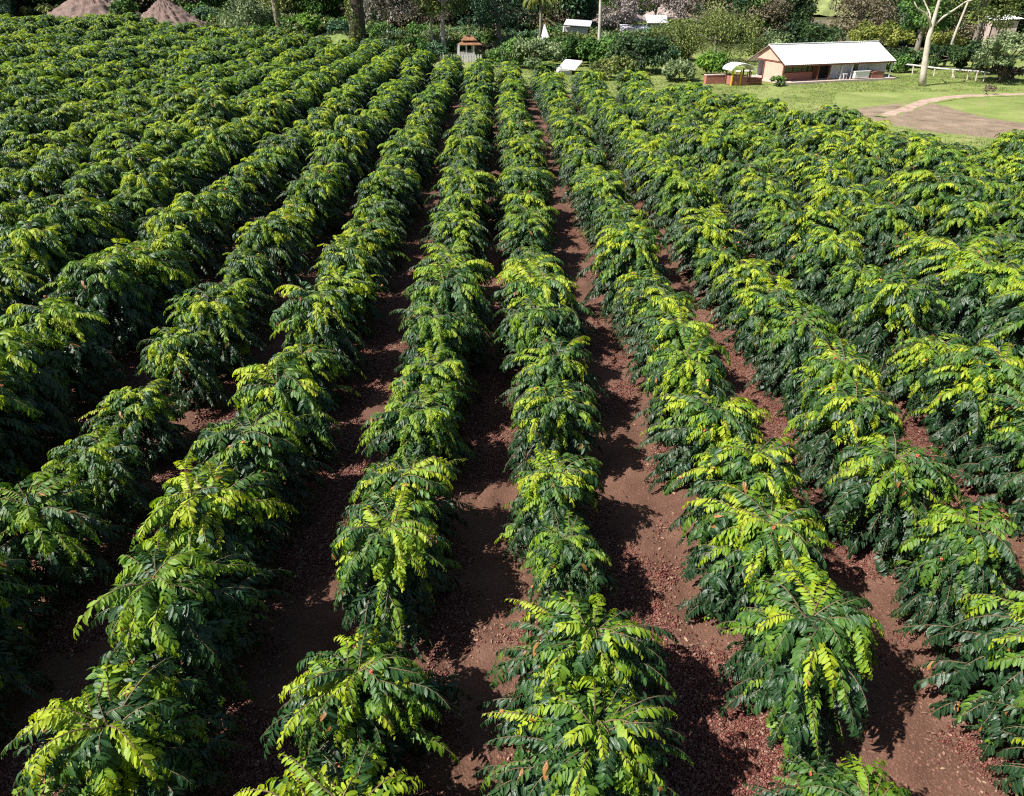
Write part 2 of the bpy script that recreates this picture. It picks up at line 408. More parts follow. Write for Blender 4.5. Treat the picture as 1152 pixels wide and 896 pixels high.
def geo_scatter(name, pts, rots, scales, idx, sources, label, cat, kind='stuff'):
    """one object of kind stuff: the sources' meshes set out on points"""
    me = bpy.data.meshes.new(name); n = len(pts); me.vertices.add(n); me.vertices.foreach_set('co', np.asarray(pts, np.float32).ravel())
    a = me.attributes.new('rot', 'FLOAT_VECTOR', 'POINT'); a.data.foreach_set('vector', np.asarray(rots, np.float32).ravel())
    a = me.attributes.new('scl', 'FLOAT', 'POINT'); a.data.foreach_set('value', np.asarray(scales, np.float32))
    a = me.attributes.new('idx', 'INT', 'POINT'); a.data.foreach_set('value', np.asarray(idx, np.int32))
    o = bpy.data.objects.new(name, me); COL.objects.link(o); tag(o, label, cat, kind=kind)
    g = bpy.data.node_groups.new(name, 'GeometryNodeTree')
    g.interface.new_socket('Geometry', in_out='INPUT', socket_type='NodeSocketGeometry'); g.interface.new_socket('Geometry', in_out='OUTPUT', socket_type='NodeSocketGeometry')
    gi = g.nodes.new('NodeGroupInput'); go = g.nodes.new('NodeGroupOutput'); jo = g.nodes.new('GeometryNodeJoinGeometry')
    # inputs of a multi-input join arrive in reverse order of linking
    for s in reversed(sources):
        oi = g.nodes.new('GeometryNodeObjectInfo'); oi.transform_space = 'ORIGINAL'; oi.inputs['Object'].default_value = s
        oi.inputs['As Instance'].default_value = True; g.links.new(oi.outputs['Geometry'], jo.inputs[0])
    ip = g.nodes.new('GeometryNodeInstanceOnPoints'); g.links.new(gi.outputs[0], ip.inputs['Points']); g.links.new(jo.outputs[0], ip.inputs['Instance'])
    ip.inputs['Pick Instance'].default_value = True
    for nm, ty, sock in (('idx', 'INT', 'Instance Index'), ('rot', 'FLOAT_VECTOR', 'Rotation'), ('scl', 'FLOAT', 'Scale')):
        na = g.nodes.new('GeometryNodeInputNamedAttribute'); na.data_type = ty; na.inputs['Name'].default_value = nm
        g.links.new(na.outputs[0], ip.inputs[sock])
    g.links.new(ip.outputs[0], go.inputs[0])
    m = o.modifiers.new('scatter', 'NODES'); m.node_group = g; return o

srcs = []
for k in range(NVAR):
    c = next((c for c in chosen if c['v'] == k), None)
    if c: srcs.append([o for o in c['obj'].children if o.name.startswith('foliage')][0])
vis_rest = len(rest)
geo_scatter('distant_coffee_bushes', [(c['x'], c['y'], c['z']) for c in rest], [(0, 0, c['rz']) for c in rest], [c['s'] for c in rest], [c['v'] % len(srcs) for c in rest], srcs,
            'dense mass of coffee bushes covering the far part of the field', 'coffee bushes')
print('bushes', len(chosen), len(rest), 'min size', chosen and min(c['size'] for c in chosen))

# ------------------------------------------------------------------ ground
def lane_dist(x):
    a = np.abs(x) - ROW0                                    # distance to the nearest row line
    return np.where(a < 0, -a, np.abs((a / ROW + .5) % 1.0 - .5) * ROW)
def ground_mat():
    m, n, out = new_mat('red_soil_and_grass')
    at = N(n, 'ShaderNodeAttribute', attribute_name='leafdat'); sp = N(n, 'ShaderNodeSeparateColor'); n.links.new(at.outputs['Color'], sp.inputs[0])
    v = coords(n, 'Object')
    soil = ramp(n, noise(n, 1.3, 8, .62, v), [(.28, (.044, .021, .014)), (.5, (.092, .046, .031)), (.75, (.165, .094, .067))])
    soil = mixc(n, mth(n, 'MULTIPLY', noise(n, 26, 5, .7, v), .6), soil, (.17, .09, .064))
    vo = N(n, 'ShaderNodeTexVoronoi'); vo.inputs['Scale'].default_value = 34; n.links.new(v, vo.inputs['Vector'])
    soil = mixc(n, ramp(n, vo.outputs['Distance'], [(.12, (.55,) * 3), (.4, (0,) * 3)]), soil, mixc(n, vo.outputs['Color'], (.33, .20, .15), (.10, .045, .03)))
    gr = ramp(n, noise(n, .35, 7, .6, v), [(.3, (.10, .155, .032)), (.5, (.175, .24, .055)), (.7, (.29, .32, .11))])
    gr = mixc(n, mth(n, 'MULTIPLY', noise(n, 5, 5, .7, v), .5), gr, (.19, .235, .07))
    gr = mixc(n, ramp(n, noise(n, .9, 6, .7, v, 1.5), [(.45, (0,) * 3), (.72, (.75,) * 3)]), gr, (.30, .26, .13))
    hill = ramp(n, noise(n, .05, 6, .65, v), [(.3, (.03, .04, .015)), (.5, (.07, .08, .03)), (.68, (.16, .13, .10))])
    base = mixc(n, sp.outputs[0], soil, gr); base = mixc(n, sp.outputs[1], base, hill)
    p = N(n, 'ShaderNodeBsdfPrincipled'); n.links.new(base, p.inputs['Base Color']); p.inputs['Roughness'].default_value = .95; p.inputs['Specular IOR Level'].default_value = .15
    hgt = mth(n, 'ADD', mth(n, 'MULTIPLY', noise(n, 40, 6, .7, v), .5), mth(n, 'SUBTRACT', noise(n, 7, 5, .6, v), mth(n, 'MULTIPLY', vo.outputs['Distance'], .6)))
    n.links.new(bump(n, hgt, .7, .022), p.inputs['Normal']); n.links.new(p.outputs[0], out.inputs[0]); return m
def axis(segs):
    a = [segs[0][0]]
    for s, e, st in segs: k = max(1, round((e - s) / st)); a += list(np.linspace(s, e, k + 1)[1:])
    return np.array(a)
gx = axis([(-420, -120, 20), (-120, -40, 4), (-40, -12, .8), (-12, 12, .085), (12, 40, .8), (40, 120, 4), (120, 420, 20)])
gy = axis([(-60, -2, 3), (-2, 1, .5), (1, 20, .085), (20, 40, .3), (40, 130, 1.2), (130, 300, 5), (300, 900, 40)])
GX, GY = np.meshgrid(gx, gy, indexing='ij')
Z = terrain(GX, GY); infield = (GY < field_far(GX) + .8)
ld = lane_dist(GX)
rel = (fbm(GX * 1.7, GY * 1.7, 4) - .5) * .10 + (fbm(GX * 6, GY * 6, 3) - .5) * .045 + .10 * np.exp(-(ld / .45) ** 2) - .03 * np.exp(-((ld - .80) / .16) ** 2)
Z = Z + np.where(infield, rel, (fbm(GX * .5, GY * .5, 3) - .5) * .12)
nx, ny = len(gx), len(gy); ii = (np.arange(nx - 1)[:, None] * ny + np.arange(ny - 1)[None]).ravel()
GF = np.stack([ii, ii + ny, ii + ny + 1, ii + 1], 1)
A = np.zeros((nx, ny, 4)); A[..., 0] = sstep(.2, 1.6, GY - field_far(GX) + (fbm(GX * .8, GY * .8, 3) - .5) * 2); A[..., 1] = sstep(84, 100, GY + (fbm(GX * .1, GY * .1) - .5) * 14); A[..., 3] = 1
tag(mesh_np('ground', np.stack([GX, GY, Z], -1).reshape(-1, 3), GF, ground_mat(), True, A.reshape(-1, 4)), kind='structure')
def zf(x, y): return float(terrain(x, y))

# fallen cherries: thick by the row feet, clumped
def scatter_lane(n, dmin, ycut, seed, thr, lo=.3, hi=1.15):
    r = np.random.default_rng(seed); out = np.zeros((0, 3))
    y = ycut * r.random(n * 4) ** 1.5 + 3.2; x = r.uniform(-1, 1, n * 4) * (y * .78 + 2.6)
    d = lane_dist(x); cl = fbm(x * .9 + 7, y * .9, 3) + np.where(x < -1, .08, -.012) - np.abs(d - .62) * .28
    k = (d > lo) & (cl > thr + r.normal(0, .05, len(x))) & (y < field_far(x)); x, y = x[k][:n], y[k][:n]; d = lane_dist(x)
    z = terrain(x, y) + (fbm(x * 1.7, y * 1.7, 4) - .5) * .10 + (fbm(x * 6, y * 6, 3) - .5) * .045 + .10 * np.exp(-(d / .45) ** 2) - .03 * np.exp(-((d - .80) / .16) ** 2)
    return np.stack([x, y, z], 1)
Pc = scatter_lane(190000, .3, 26, 21, .475); r_ = np.random.default_rng(4); rad = r_.uniform(.012, .020, len(Pc)); Pc[:, 2] += rad * .5
v_, f_, a_ = blobs(Pc, np.stack([rad * r_.uniform(.9, 1.5, len(Pc)), rad * r_.uniform(.9, 1.5, len(Pc)), rad], 1), r_.random(len(Pc)) ** 1.3)
def ground_cherry():
    m, n, out = new_mat('dried_cherry')
    at = N(n, 'ShaderNodeAttribute', attribute_name='leafdat'); sp = N(n, 'ShaderNodeSeparateColor'); n.links.new(at.outputs['Color'], sp.inputs[0])
    col = ramp(n, sp.outputs[1], [(0, (.045, .012, .009)), (.3, (.095, .024, .017)), (.6, (.15, .040, .030)), (.85, (.16, .07, .05)), (1, (.30, .18, .13))])
    p = N(n, 'ShaderNodeBsdfPrincipled'); n.links.new(col, p.inputs['Base Color']); p.inputs['Roughness'].default_value = .45
    n.links.new(p.outputs[0], out.inputs[0]); return m
tag(mesh_np('fallen_cherries', v_, f_, ground_cherry(), True, a_), 'red and brown fallen coffee cherries lying thick on the soil beside the rows', 'fallen cherries', kind='stuff')
# dry leaf litter and crumbs of soil
Pl = scatter_lane(22000, .3, 26, 33, .33, .2); n_ = len(Pl); Pl[:, 2] += .012
dd = r_.normal(0, 1, (n_, 3)); dd[:, 2] *= .15
v_, f3, f4, a_, _ = leaves(Pl, dd, np.tile([0, 0, 1.], (n_, 1)) + r_.normal(0, .25, (n_, 3)), r_.uniform(.025, .075, n_), r_.uniform(.006, .016, n_), np.stack([np.zeros(n_), r_.random(n_)], 1), .3, -.15)
def litter_mat():
    m, n, out = new_mat('dry_leaf')
    at = N(n, 'ShaderNodeAttribute', attribute_name='leafdat'); sp = N(n, 'ShaderNodeSeparateColor'); n.links.new(at.outputs['Color'], sp.inputs[0])
    p = N(n, 'ShaderNodeBsdfPrincipled'); p.inputs['Roughness'].default_value = .8
    n.links.new(ramp(n, sp.outputs[1], [(0, (.07, .035, .022)), (.5, (.17, .085, .06)), (.85, (.25, .14, .10)), (1, (.36, .25, .17))]), p.inputs['Base Color'])
    n.links.new(p.outputs[0], out.inputs[0]); return m
tag(mesh_np('leaf_litter', v_, [f3, f4], litter_mat(), False, a_), 'dry brown leaf litter scattered over the red soil of the lanes', 'leaf litter', kind='stuff')
Ps = scatter_lane(60000, .3, 22, 35, .2, .0); ns = len(Ps); rs = .007 + .03 * r_.random(ns) ** 3
v_, f_, a_ = blobs(Ps, np.stack([rs, rs * .8, rs * .7], 1), r_.random(ns))
tag(mesh_np('soil_crumbs', v_, f_, plain('soil_crumb', (.17, .085, .06), .95, .4, 9, 0), False, a_), 'small crumbs and clods of red-brown soil strewn along the lanes', 'soil', kind='stuff')
# ------------------------------------------------------------------ trees and shrubs behind the field
def crown_mat(name, dark, mid, light, trans=.2):
    m, n, out = new_mat(name)
    at = N(n, 'ShaderNodeAttribute', attribute_name='leafdat'); sp = N(n, 'ShaderNodeSeparateColor'); n.links.new(at.outputs['Color'], sp.inputs[0])
    f = mth(n, 'ADD', mth(n, 'MULTIPLY', sp.outputs[0], .6), mth(n, 'MULTIPLY', sp.outputs[1], .4))
    col = ramp(n, f, [(.15, dark), (.5, mid), (.85, light)])
    p = N(n, 'ShaderNodeBsdfPrincipled'); n.links.new(col, p.inputs['Base Color']); p.inputs['Roughness'].default_value = .5; p.inputs['Specular IOR Level'].default_value = .3
    tr = N(n, 'ShaderNodeBsdfTranslucent'); n.links.new(col, tr.inputs[0]); mx = N(n, 'ShaderNodeMixShader'); mx.inputs[0].default_value = trans
    n.links.new(p.outputs[0], mx.inputs[1]); n.links.new(tr.outputs[0], mx.inputs[2]); n.links.new(mx.outputs[0], out.inputs[0]); return m
CM = dict(
    dark=crown_mat('evergreen_leaf', (.016, .036, .014), (.032, .068, .022), (.07, .125, .035)),
    blue=crown_mat('blue_green_leaf', (.025, .065, .038), (.07, .15, .075), (.16, .26, .13)),
    green=crown_mat('green_leaf', (.03, .07, .015), (.07, .16, .028), (.16, .28, .06)),
    bright=crown_mat('bright_leaf', (.05, .12, .015), (.12, .25, .03), (.24, .38, .05), .3),
    olive=crown_mat('olive_leaf', (.05, .075, .02), (.13, .17, .04), (.24, .28, .08)),
    yellow=crown_mat('yellow_green_leaf', (.08, .11, .02), (.22, .26, .05), (.38, .38, .10), .3),
    grey=crown_mat('grey_twig_leaf', (.08, .07, .06), (.20, .17, .155), (.36, .31, .29), .1),
    pale=crown_mat('pale_green_leaf', (.06, .10, .04), (.16, .22, .09), (.30, .36, .18)),
    brown=crown_mat('brown_leaf', (.05, .04, .025), (.12, .10, .06), (.20, .17, .10), .1))
BARK = dict(dark=plain('dark_bark', (.07, .055, .042), .9, .45, 5, 1.0), pale=plain('pale_bark', (.50, .44, .36), .8, .3, 3, .5),
            mid=plain('grey_bark', (.22, .19, .16), .9, .4, 4, .8))
CROWNS = {}
def crown_mesh(cx, cz, rx, rz, n, leaf, mat, rng, nclump, flat=.7, ybias=.0, hollow=.55):
    """leaf faces in uneven clumps spread through an ellipsoid"""
    k = nclump; c = norm(rng.normal(0, 1, (k, 3))) * (rng.uniform(hollow, .95, k) ** .7)[:, None]
    c[:, 2] = np.where(c[:, 2] < -.55, -c[:, 2] * .6, c[:, 2])
    lump = 1 + .25 * np.sin(np.arctan2(c[:, 1], c[:, 0]) * 2 + rng.uniform(0, 6)) ; c[:, :2] *= lump[:, None] ** .6
    cen = c * np.array([rx, rx, rz]) + np.array([cx[0], cx[1], cz])
    cr = rng.uniform(.22, .42, k) * min(rx, rz * 1.3); tint = rng.random(k)
    w = cr ** 2; which = rng.choice(k, n, p=w / w.sum())
    q = norm(rng.normal(0, 1, (n, 3))) * (rng.uniform(.3, 1, n) ** .5)[:, None]; q[:, 2] *= flat
    P = cen[which] + q * cr[which][:, None]
    D = norm(q + rng.normal(0, .6, (n, 3)) + np.array([0, 0, -.3])); Nn = norm(q * .6 + np.array([0, 0, .8]) + rng.normal(0, .45, (n, 3)))
    L = leaf * rng.uniform(.6, 1.4, n)
    V, _, _, A, b = leaves(P, D, Nn, L, L * rng.uniform(.26, .4, n), np.stack([tint[which], rng.random(n)], 1), lod=1)
    return V, b + np.array([[0, 2, 3, 1]]), A, cen

def tree(name, label, cat, px, D, ytop, wpx, ybot, kind, bark='mid', n=3000, leaf=.30, nclump=26, trunk_r=None, lean=0, group=None, seed=None, limbs=9, flat=.7, show_trunk=True, tall_trunk=True):
    """px: where the stem stands along the row of the picture, D metres ahead; ytop/ybot the crown's extent, wpx its width -> metres"""
    rng = np.random.default_rng(seed if seed is not None else int(px * 7 + D * 13 + wpx))
    b = at_d(px, 50, D); x = b.x; z0 = zf(x, D)
    zt = at_d(px, ytop, D).z; zb = at_d(px, ybot, D).z; sc_ = project((x, D, 2))[2] / FPX
    rx = wpx * sc_ / 2; zt = max(zt, z0 + .8); zb = max(min(zb, zt - .5), z0 + .12); zt -= z0; zb -= z0
    cz = (zt + zb) / 2; rz = (zt - zb) / 2
    V, F, A, cen = crown_mesh((lean, 0), cz, rx, rz, n, leaf, None, rng, nclump, flat)
    V[:, 2] = np.maximum(V[:, 2], .03)
    t = thing(name, label, cat, (x, D, z0 - .03), 0, group)
    mesh_np('crown', V, F, CM[kind], False, A, t)
    tb = MB(); tr = trunk_r or max(.05, .03 * zt); fork = max(zb * .9, zt * .25)
    pts = [(lean * (s ** 2) + math.sin(s * 5 + px) * .05 * rx * (s > 0), math.cos(s * 4 + px) * .04 * rx * (s > 0), s * (cz + rz * .5)) for s in (0, .2, .4, .6, .8, 1)]
    tb.tube([(p[0], p[1], p[2]) for p in pts], [tr * 1.25, tr, tr * .9, tr * .75, tr * .5, tr * .15], 10)
    order = rng.permutation(len(cen))[:limbs]
    for k in order:
        c = cen[k]; s = np.clip((fork + rng.random() * (cz - fork)) / (cz + rz * .5), .05, .9); a = np.array([lean * s * s, 0, s * (cz + rz * .5)])
        mid_ = (a + c) / 2 + np.array([0, 0, .12 * rz]); tb.tube([a, mid_, c], [tr * .45, tr * .28, tr * .06], 6)
    tb.build('trunk', BARK[bark], t, True)
    CROWNS.setdefault(kind, []).append([o for o in t.children if o.name.startswith('crown')][0])
    return t

TG = 'trees behind the coffee field'; SG = 'shrubs behind the coffee field'
tr_ = lambda *a, **k: tree(a[0], a[1], 'tree', *a[2:], group=TG, **k)
sh_ = lambda *a, **k: tree(a[0], a[1], 'shrub', *a[2:], group=SG, **k)
# far corner by the mounds
tr_('broadleaf_tree', 'pale grey-green tree rising at the top corner beside the brown mounds', 16, 122, -25, 80, 22, 'pale', n=3600, leaf=.45)
sh_('shrub', 'yellow-green bush at the field edge between the corner tree and larger mound', 62, 112, 6, 52, 24, 'olive', n=2200, leaf=.34)
sh_('shrub', 'dry brownish bush touching the foot of the larger brown mound', 84, 110, 8, 28, 24, 'brown', n=1200, leaf=.3)
tr_('broadleaf_tree', 'dark tree looming behind the larger brown mound', 78, 134, -60, 90, 10, 'dark', n=3600, leaf=.5)
tr_('cypress_tree', 'small dark conical tree standing between the two brown mounds', 150, 99, -8, 26, 32, 'green', n=2600, leaf=.25, nclump=30)
tr_('broadleaf_tree', 'olive tree with thin crown behind the smaller brown mound', 178, 128, -50, 80, 6, 'olive', n=2600, leaf=.4)
tr_('forest_tree', 'dark tall forest tree just past the smaller brown mound', 236, 116, -95, 74, 64, 'dark', n=6500, leaf=.46, nclump=60)
tr_('forest_tree', 'dark tall forest tree behind the grey-green bushy tree', 292, 118, -110, 78, 64, 'olive', n=6500, leaf=.46, nclump=60)
tr_('bushy_tree', 'grey-green bushy tree with round crown close to the field edge', 284, 92, -2, 58, 44, 'pale', n=4200, leaf=.26, nclump=34)
tr_('slender_tree', 'slender tree with mottled grey stem beside the grey-green bushy tree', 316, 88, -80, 40, 8, 'olive', 'mid', n=2400, leaf=.3, trunk_r=.28)
sh_('shrub', 'low olive bush under the slender mottled tree', 242, 94, 26, 34, 42, 'olive', n=1500, leaf=.22)
tr_('forest_tree', 'dark forest tree behind the bright green banana-leaved shrub', 362, 112, -120, 84, 64, 'dark', n=6500, leaf=.46, nclump=60)
sh_('shrub', 'bright green leafy shrub lit by sun in front of dark forest', 342, 97, 17, 44, 47, 'bright', n=3200, leaf=.34, nclump=22)
sh_('shrub', 'blue-green broad-leaved shrub at the top of the grassy knoll', 384, 98, 24, 34, 42, 'blue', n=1800, leaf=.4)
tr_('big_tree', 'massive old tree with thick dark mottled trunk behind the grassy knoll', 402, 80, -230, 120, -60, 'dark', 'dark', n=5200, leaf=.4, nclump=50, trunk_r=.78)
tr_('bare_tree', 'greyish pink bare-twigged tree beside the massive dark trunk', 438, 88, -40, 62, 34, 'grey', 'pale', n=4200, leaf=.2, nclump=30, trunk_r=.12)
tr_('forest_tree', 'black-green forest tree behind the greyish pink bare-twigged tree', 446, 114, -110, 92, 64, 'green', n=6500, leaf=.46, nclump=60)
for i, (x, d, y0, wd, y1, kd, lb) in enumerate([
        (424, 79, 44, 44, 62, 'blue', 'blue-green low bush at the foot of the massive dark trunk'),
        (462, 80, 42, 52, 62, 'green', 'mid-green low bush between bare-twigged tree and tall eucalyptus'),
        (488, 79, 47, 34, 63, 'blue', 'grey-green low bush at the foot of the tall eucalyptus')]):
    sh_('shrub', lb, x, d, y0, wd, y1, kd, n=2200, leaf=.22)
tr_('eucalyptus_tree', 'tall eucalyptus with pale stem and hanging olive foliage near the gazebo', 500, 86, -70, 58, 34, 'olive', 'pale', n=4600, leaf=.28, nclump=36, trunk_r=.24)
tr_('eucalyptus_tree', 'thinner pale-stemmed eucalyptus leaning beside the tall one', 487, 88, -50, 30, 30, 'olive', 'pale', n=1800, leaf=.26, trunk_r=.14)
tr_('broadleaf_tree', 'blue-green spreading tree hanging over the gazebo roof', 560, 90, -45, 84, 44, 'blue', 'mid', n=5600, leaf=.32, nclump=44, trunk_r=.26)
tr_('forest_tree', 'black-green forest tree behind the orange gazebo roof', 528, 112, -100, 84, 64, 'blue', n=6500, leaf=.46, nclump=60)
tr_('forest_tree', 'black-green forest tree between blue-green tree and the palm', 588, 112, -100, 80, 64, 'dark', n=6500, leaf=.46, nclump=60)
tr_('forest_tree', 'black-green forest tree past the palm and white tent', 638, 110, -100, 74, 64, 'blue', n=6500, leaf=.46, nclump=60)
sh_('shrub', 'rounded green bush in front of the dark trees right of gazebo lawn'.replace('right of', 'past the'), 574, 75, 44, 46, 74, 'green', n=3200, leaf=.24)
sh_('shrub', 'grey-green bush with whitish leaves beneath the palm', 606, 73, 42, 46, 76, 'pale', n=3200, leaf=.24)
sh_('shrub', 'low olive hedge bush behind the small gazebo lawn', 545, 84, 50, 40, 58, 'brown', n=1600, leaf=.2)
sh_('shrub', 'green bush between the palm and the white lean-to roof', 634, 76, 40, 50, 66, 'green', n=3000, leaf=.26)
sh_('shrub', 'olive bush behind the white lean-to roof', 656, 79, 38, 44, 62, 'olive', n=2400, leaf=.26)
sh_('shrub', 'fresh green bush at the foot of the pale thin tree', 682, 74, 40, 50, 70, 'green', n=3200, leaf=.28)
sh_('shrub', 'broad dark green glossy bush beside the lawn', 722, 70, 40, 78, 84, 'dark', n=5600, leaf=.26, nclump=44)
sh_('shrub', 'olive low bush between field edge and broad dark bush', 690, 66, 64, 56, 88, 'olive', n=3200, leaf=.22)
tr_('pale_stem_tree', 'thin straight white-stemmed tree rising above the green bushes', 673, 76, -90, 34, 2, 'grey', 'pale', n=1500, leaf=.24, trunk_r=.17)
for x, d, y0, wd, y1, lb in ((694, 104, -12, 44, 34, 'bare greyish scrub tree beside the thin white-stemmed tree'), (734, 122, -30, 60, 16, 'bare pinkish grey scrub tree above the far white roof'),
                             (770, 118, -16, 50, 26, 'bare grey scrub tree behind the feathery olive tree')):
    tr_('bare_tree', lb, x, d, y0, wd, y1, 'grey', n=2600, leaf=.26)
tr_('feathery_tree', 'large soft feathery olive-green tree behind the yellow-posted stall', 806, 78, 10, 98, 76, 'olive', n=9000, leaf=.17, nclump=60, flat=1.0)
tr_('feathery_tree', 'smaller feathery olive tree beside the broad dark bush', 756, 80, 22, 60, 68, 'olive', n=5200, leaf=.17, nclump=40, flat=1.0)
sh_('shrub', 'rounded light green shrub standing on the lawn before the stall', 768, 64, 66, 42, 96, 'pale', n=3400, leaf=.2)
sh_('shrub', 'yellowish bright green shrub just behind the stall', 804, 68, 59, 32, 84, 'bright', n=2400, leaf=.24)
tr_('broadleaf_tree', 'blue-green forest tree high behind the feathery olive tree', 820, 108, -40, 84, 26, 'blue', n=4600, leaf=.38, nclump=40)
tr_('broadleaf_tree', 'blue-green forest tree on the slope behind the farmhouse', 872, 106, -30, 70, 34, 'blue', n=4200, leaf=.38, nclump=36)
tr_('broadleaf_tree', 'dark rounded tree directly behind the farmhouse roof', 908, 80, 22, 56, 62, 'dark', n=4200, leaf=.26, nclump=32)
sh_('shrub', 'pale green bush behind the farmhouse gable', 868, 80, 34, 44, 66, 'pale', n=2600, leaf=.26)
tr_('brown_tree', 'brownish bushy tree on the slope above the farmhouse', 962, 94, -14, 78, 60, 'brown', n=5600, leaf=.26, nclump=44)
sh_('shrub', 'yellow-green sunlit shrub behind the far end of the farmhouse roof', 990, 86, 26, 70, 56, 'yellow', n=3600, leaf=.26, nclump=30)
tr_('broadleaf_tree', 'dense olive tree behind the pale branching tree', 1034, 80, -40, 52, 52, 'green', n=5200, leaf=.24, nclump=44)
tr_('broadleaf_tree', 'dark olive tree behind the fork of the pale tree', 1094, 82, -50, 66, 48, 'olive', n=5200, leaf=.26, nclump=44)
sh_('shrub', 'yellow-green bush between two dark trees behind the rail', 1064, 84, 34, 40, 62, 'yellow', n=1800, leaf=.26)
sh_('shrub', 'dark undergrowth bush behind the near end of the white rail', 1014, 74, 54, 46, 80, 'dark', n=3000, leaf=.24)
sh_('shrub', 'dark undergrowth bush behind the middle of the white rail', 1060, 73, 48, 60, 86, 'dark', n=4000, leaf=.24)
sh_('shrub', 'dark undergrowth bush behind the post end of the rail', 1100, 70, 48, 56, 90, 'dark', n=3800, leaf=.24)
sh_('shrub', 'mid-green leafy bush at the farmhouse corner by the rail', 1018, 70, 62, 34, 84, 'green', n=1800, leaf=.22)
tr_('spreading_tree', 'low spreading olive tree with dark underside past the rail', 1138, 62, 36, 66, 80, 'pale', 'dark', n=6000, leaf=.2, nclump=44, flat=.45)
sh_('shrub', 'dark scrubby bush beneath the low spreading olive tree', 1136, 64, 70, 44, 98, 'brown', n=2000, leaf=.2)
tr_('forest_tree', 'green forest tree behind the small white-roofed house', 1130, 116, -60, 70, 64, 'dark', n=3600, leaf=.4, nclump=36)

for o in [q for q in COL.objects if q.name.startswith(('big_tree', 'slender_tree'))]:
    tk = [c for c in o.children if c.name.startswith('trunk')][0]; rg = np.random.default_rng(len(o.name)); r0 = .86 if o.name.startswith('big') else .36
    n_ = 2600 if r0 > .5 else 900; a_ = rg.uniform(0, 6.28, n_); z_ = rg.uniform(0, 9, n_); kp = fbm(a_ * 1.6 + 3, z_ * .9, 3) > .5; a_, z_ = a_[kp], z_[kp]; n_ = len(a_)
    rd = r0 * (1 - .03 * z_) * rg.uniform(.95, 1.2, n_); P_ = np.stack([np.cos(a_) * rd, np.sin(a_) * rd, z_], 1); Nn_ = np.stack([np.cos(a_), np.sin(a_), rg.normal(.3, .3, n_)], 1)
    V, _, _, A, b = leaves(P_, np.stack([rg.normal(0, .6, n_), rg.normal(0, .6, n_), -np.ones(n_)], 1), Nn_, rg.uniform(.14, .3, n_), rg.uniform(.05, .1, n_), np.stack([rg.random(n_), rg.random(n_)], 1), lod=1)
    mesh_np('ivy', V, b + np.array([[0, 2, 3, 1]]), CM['olive'], False, A, o)
# distant wood on the slope: nobody could count it
def zs(o):
    a = np.zeros(len(o.data.vertices) * 3, np.float32); o.data.vertices.foreach_get('co', a); return a[2::3]
sr = []
for kd in ('dark', 'blue', 'green', 'olive', 'brown'):
    sr.append(max(CROWNS[kd], key=lambda o: zs(o).max() if o.parent.name.startswith(('forest', 'brown_tree')) else 0))
HZ = [float(zs(o).max()) for o in sr]; rf = np.random.default_rng(77); pts, rot, scl, idx = [], [], [], []
CLEAR = [(30, 285, 116), (285, 620, 107), (622, 672, 108), (676, 790, 124), (905, 965, 210), (1108, 1160, 106), (790, 905, 100)]
for _ in range(5200):
    D = 96 + 330 * rf.random() ** 1.6; x = rf.uniform(-1, 1) * (D * .95 + 10)
    px_, py_, dz_ = project((x, D, float(terrain(x, D))))
    if D < field_far(x) + 7 or any(a - 20 < px_ < b + 20 and D < d for a, b, d in CLEAR): continue
    if 640 < px_ < 800 and D < 170 and rf.random() < .6: continue
    kk = int(rf.choice(5, p=[.46, .2, .14, .12, .08])); hz = HZ[kk]
    want = rf.uniform(4.5, 9.5) if D < 200 else rf.uniform(7, 13)
    pts.append((x, D, float(terrain(x, D)) - .5)); rot.append((0, 0, rf.uniform(0, 6.28))); scl.append(want / hz); idx.append(kk)
geo_scatter('distant_forest', pts, rot, scl, idx, sr, 'distant wooded hillside reading as one dark green mass', 'forest')

und = [max(CROWNS[kd], key=lambda o: (o.parent.name.startswith('shrub')) * (20 - zs(o).max())) for kd in ('green', 'olive', 'pale', 'blue')]
HU = [float(zs(o).max()) for o in und]; pts, rot, scl, idx = [], [], [], []
BLOCK = [(0, 245, 108), (322, 440, 99), (490, 560, 84), (765, 1160, 100)]
for _ in range(900):
    D = rf.uniform(79, 112); x = rf.uniform(-50, 30); px_, py_, dz_ = project((x, D, float(terrain(x, D))))
    if D < field_far(x) + 8 or any(a < px_ < b and D < d for a, b, d in BLOCK) or px_ < -10 or px_ > 790: continue
    if 520 < px_ < 560 and D < 92: continue
    kk = int(rf.integers(0, 4)); pts.append((x, D, float(terrain(x, D)) - .1)); rot.append((0, 0, rf.uniform(0, 6.28))); scl.append(rf.uniform(.9, 2.3) / HU[kk]); idx.append(kk)
geo_scatter('undergrowth', pts, rot, scl, idx, und, 'tangled mixed green undergrowth between the trees beyond the field', 'undergrowth')
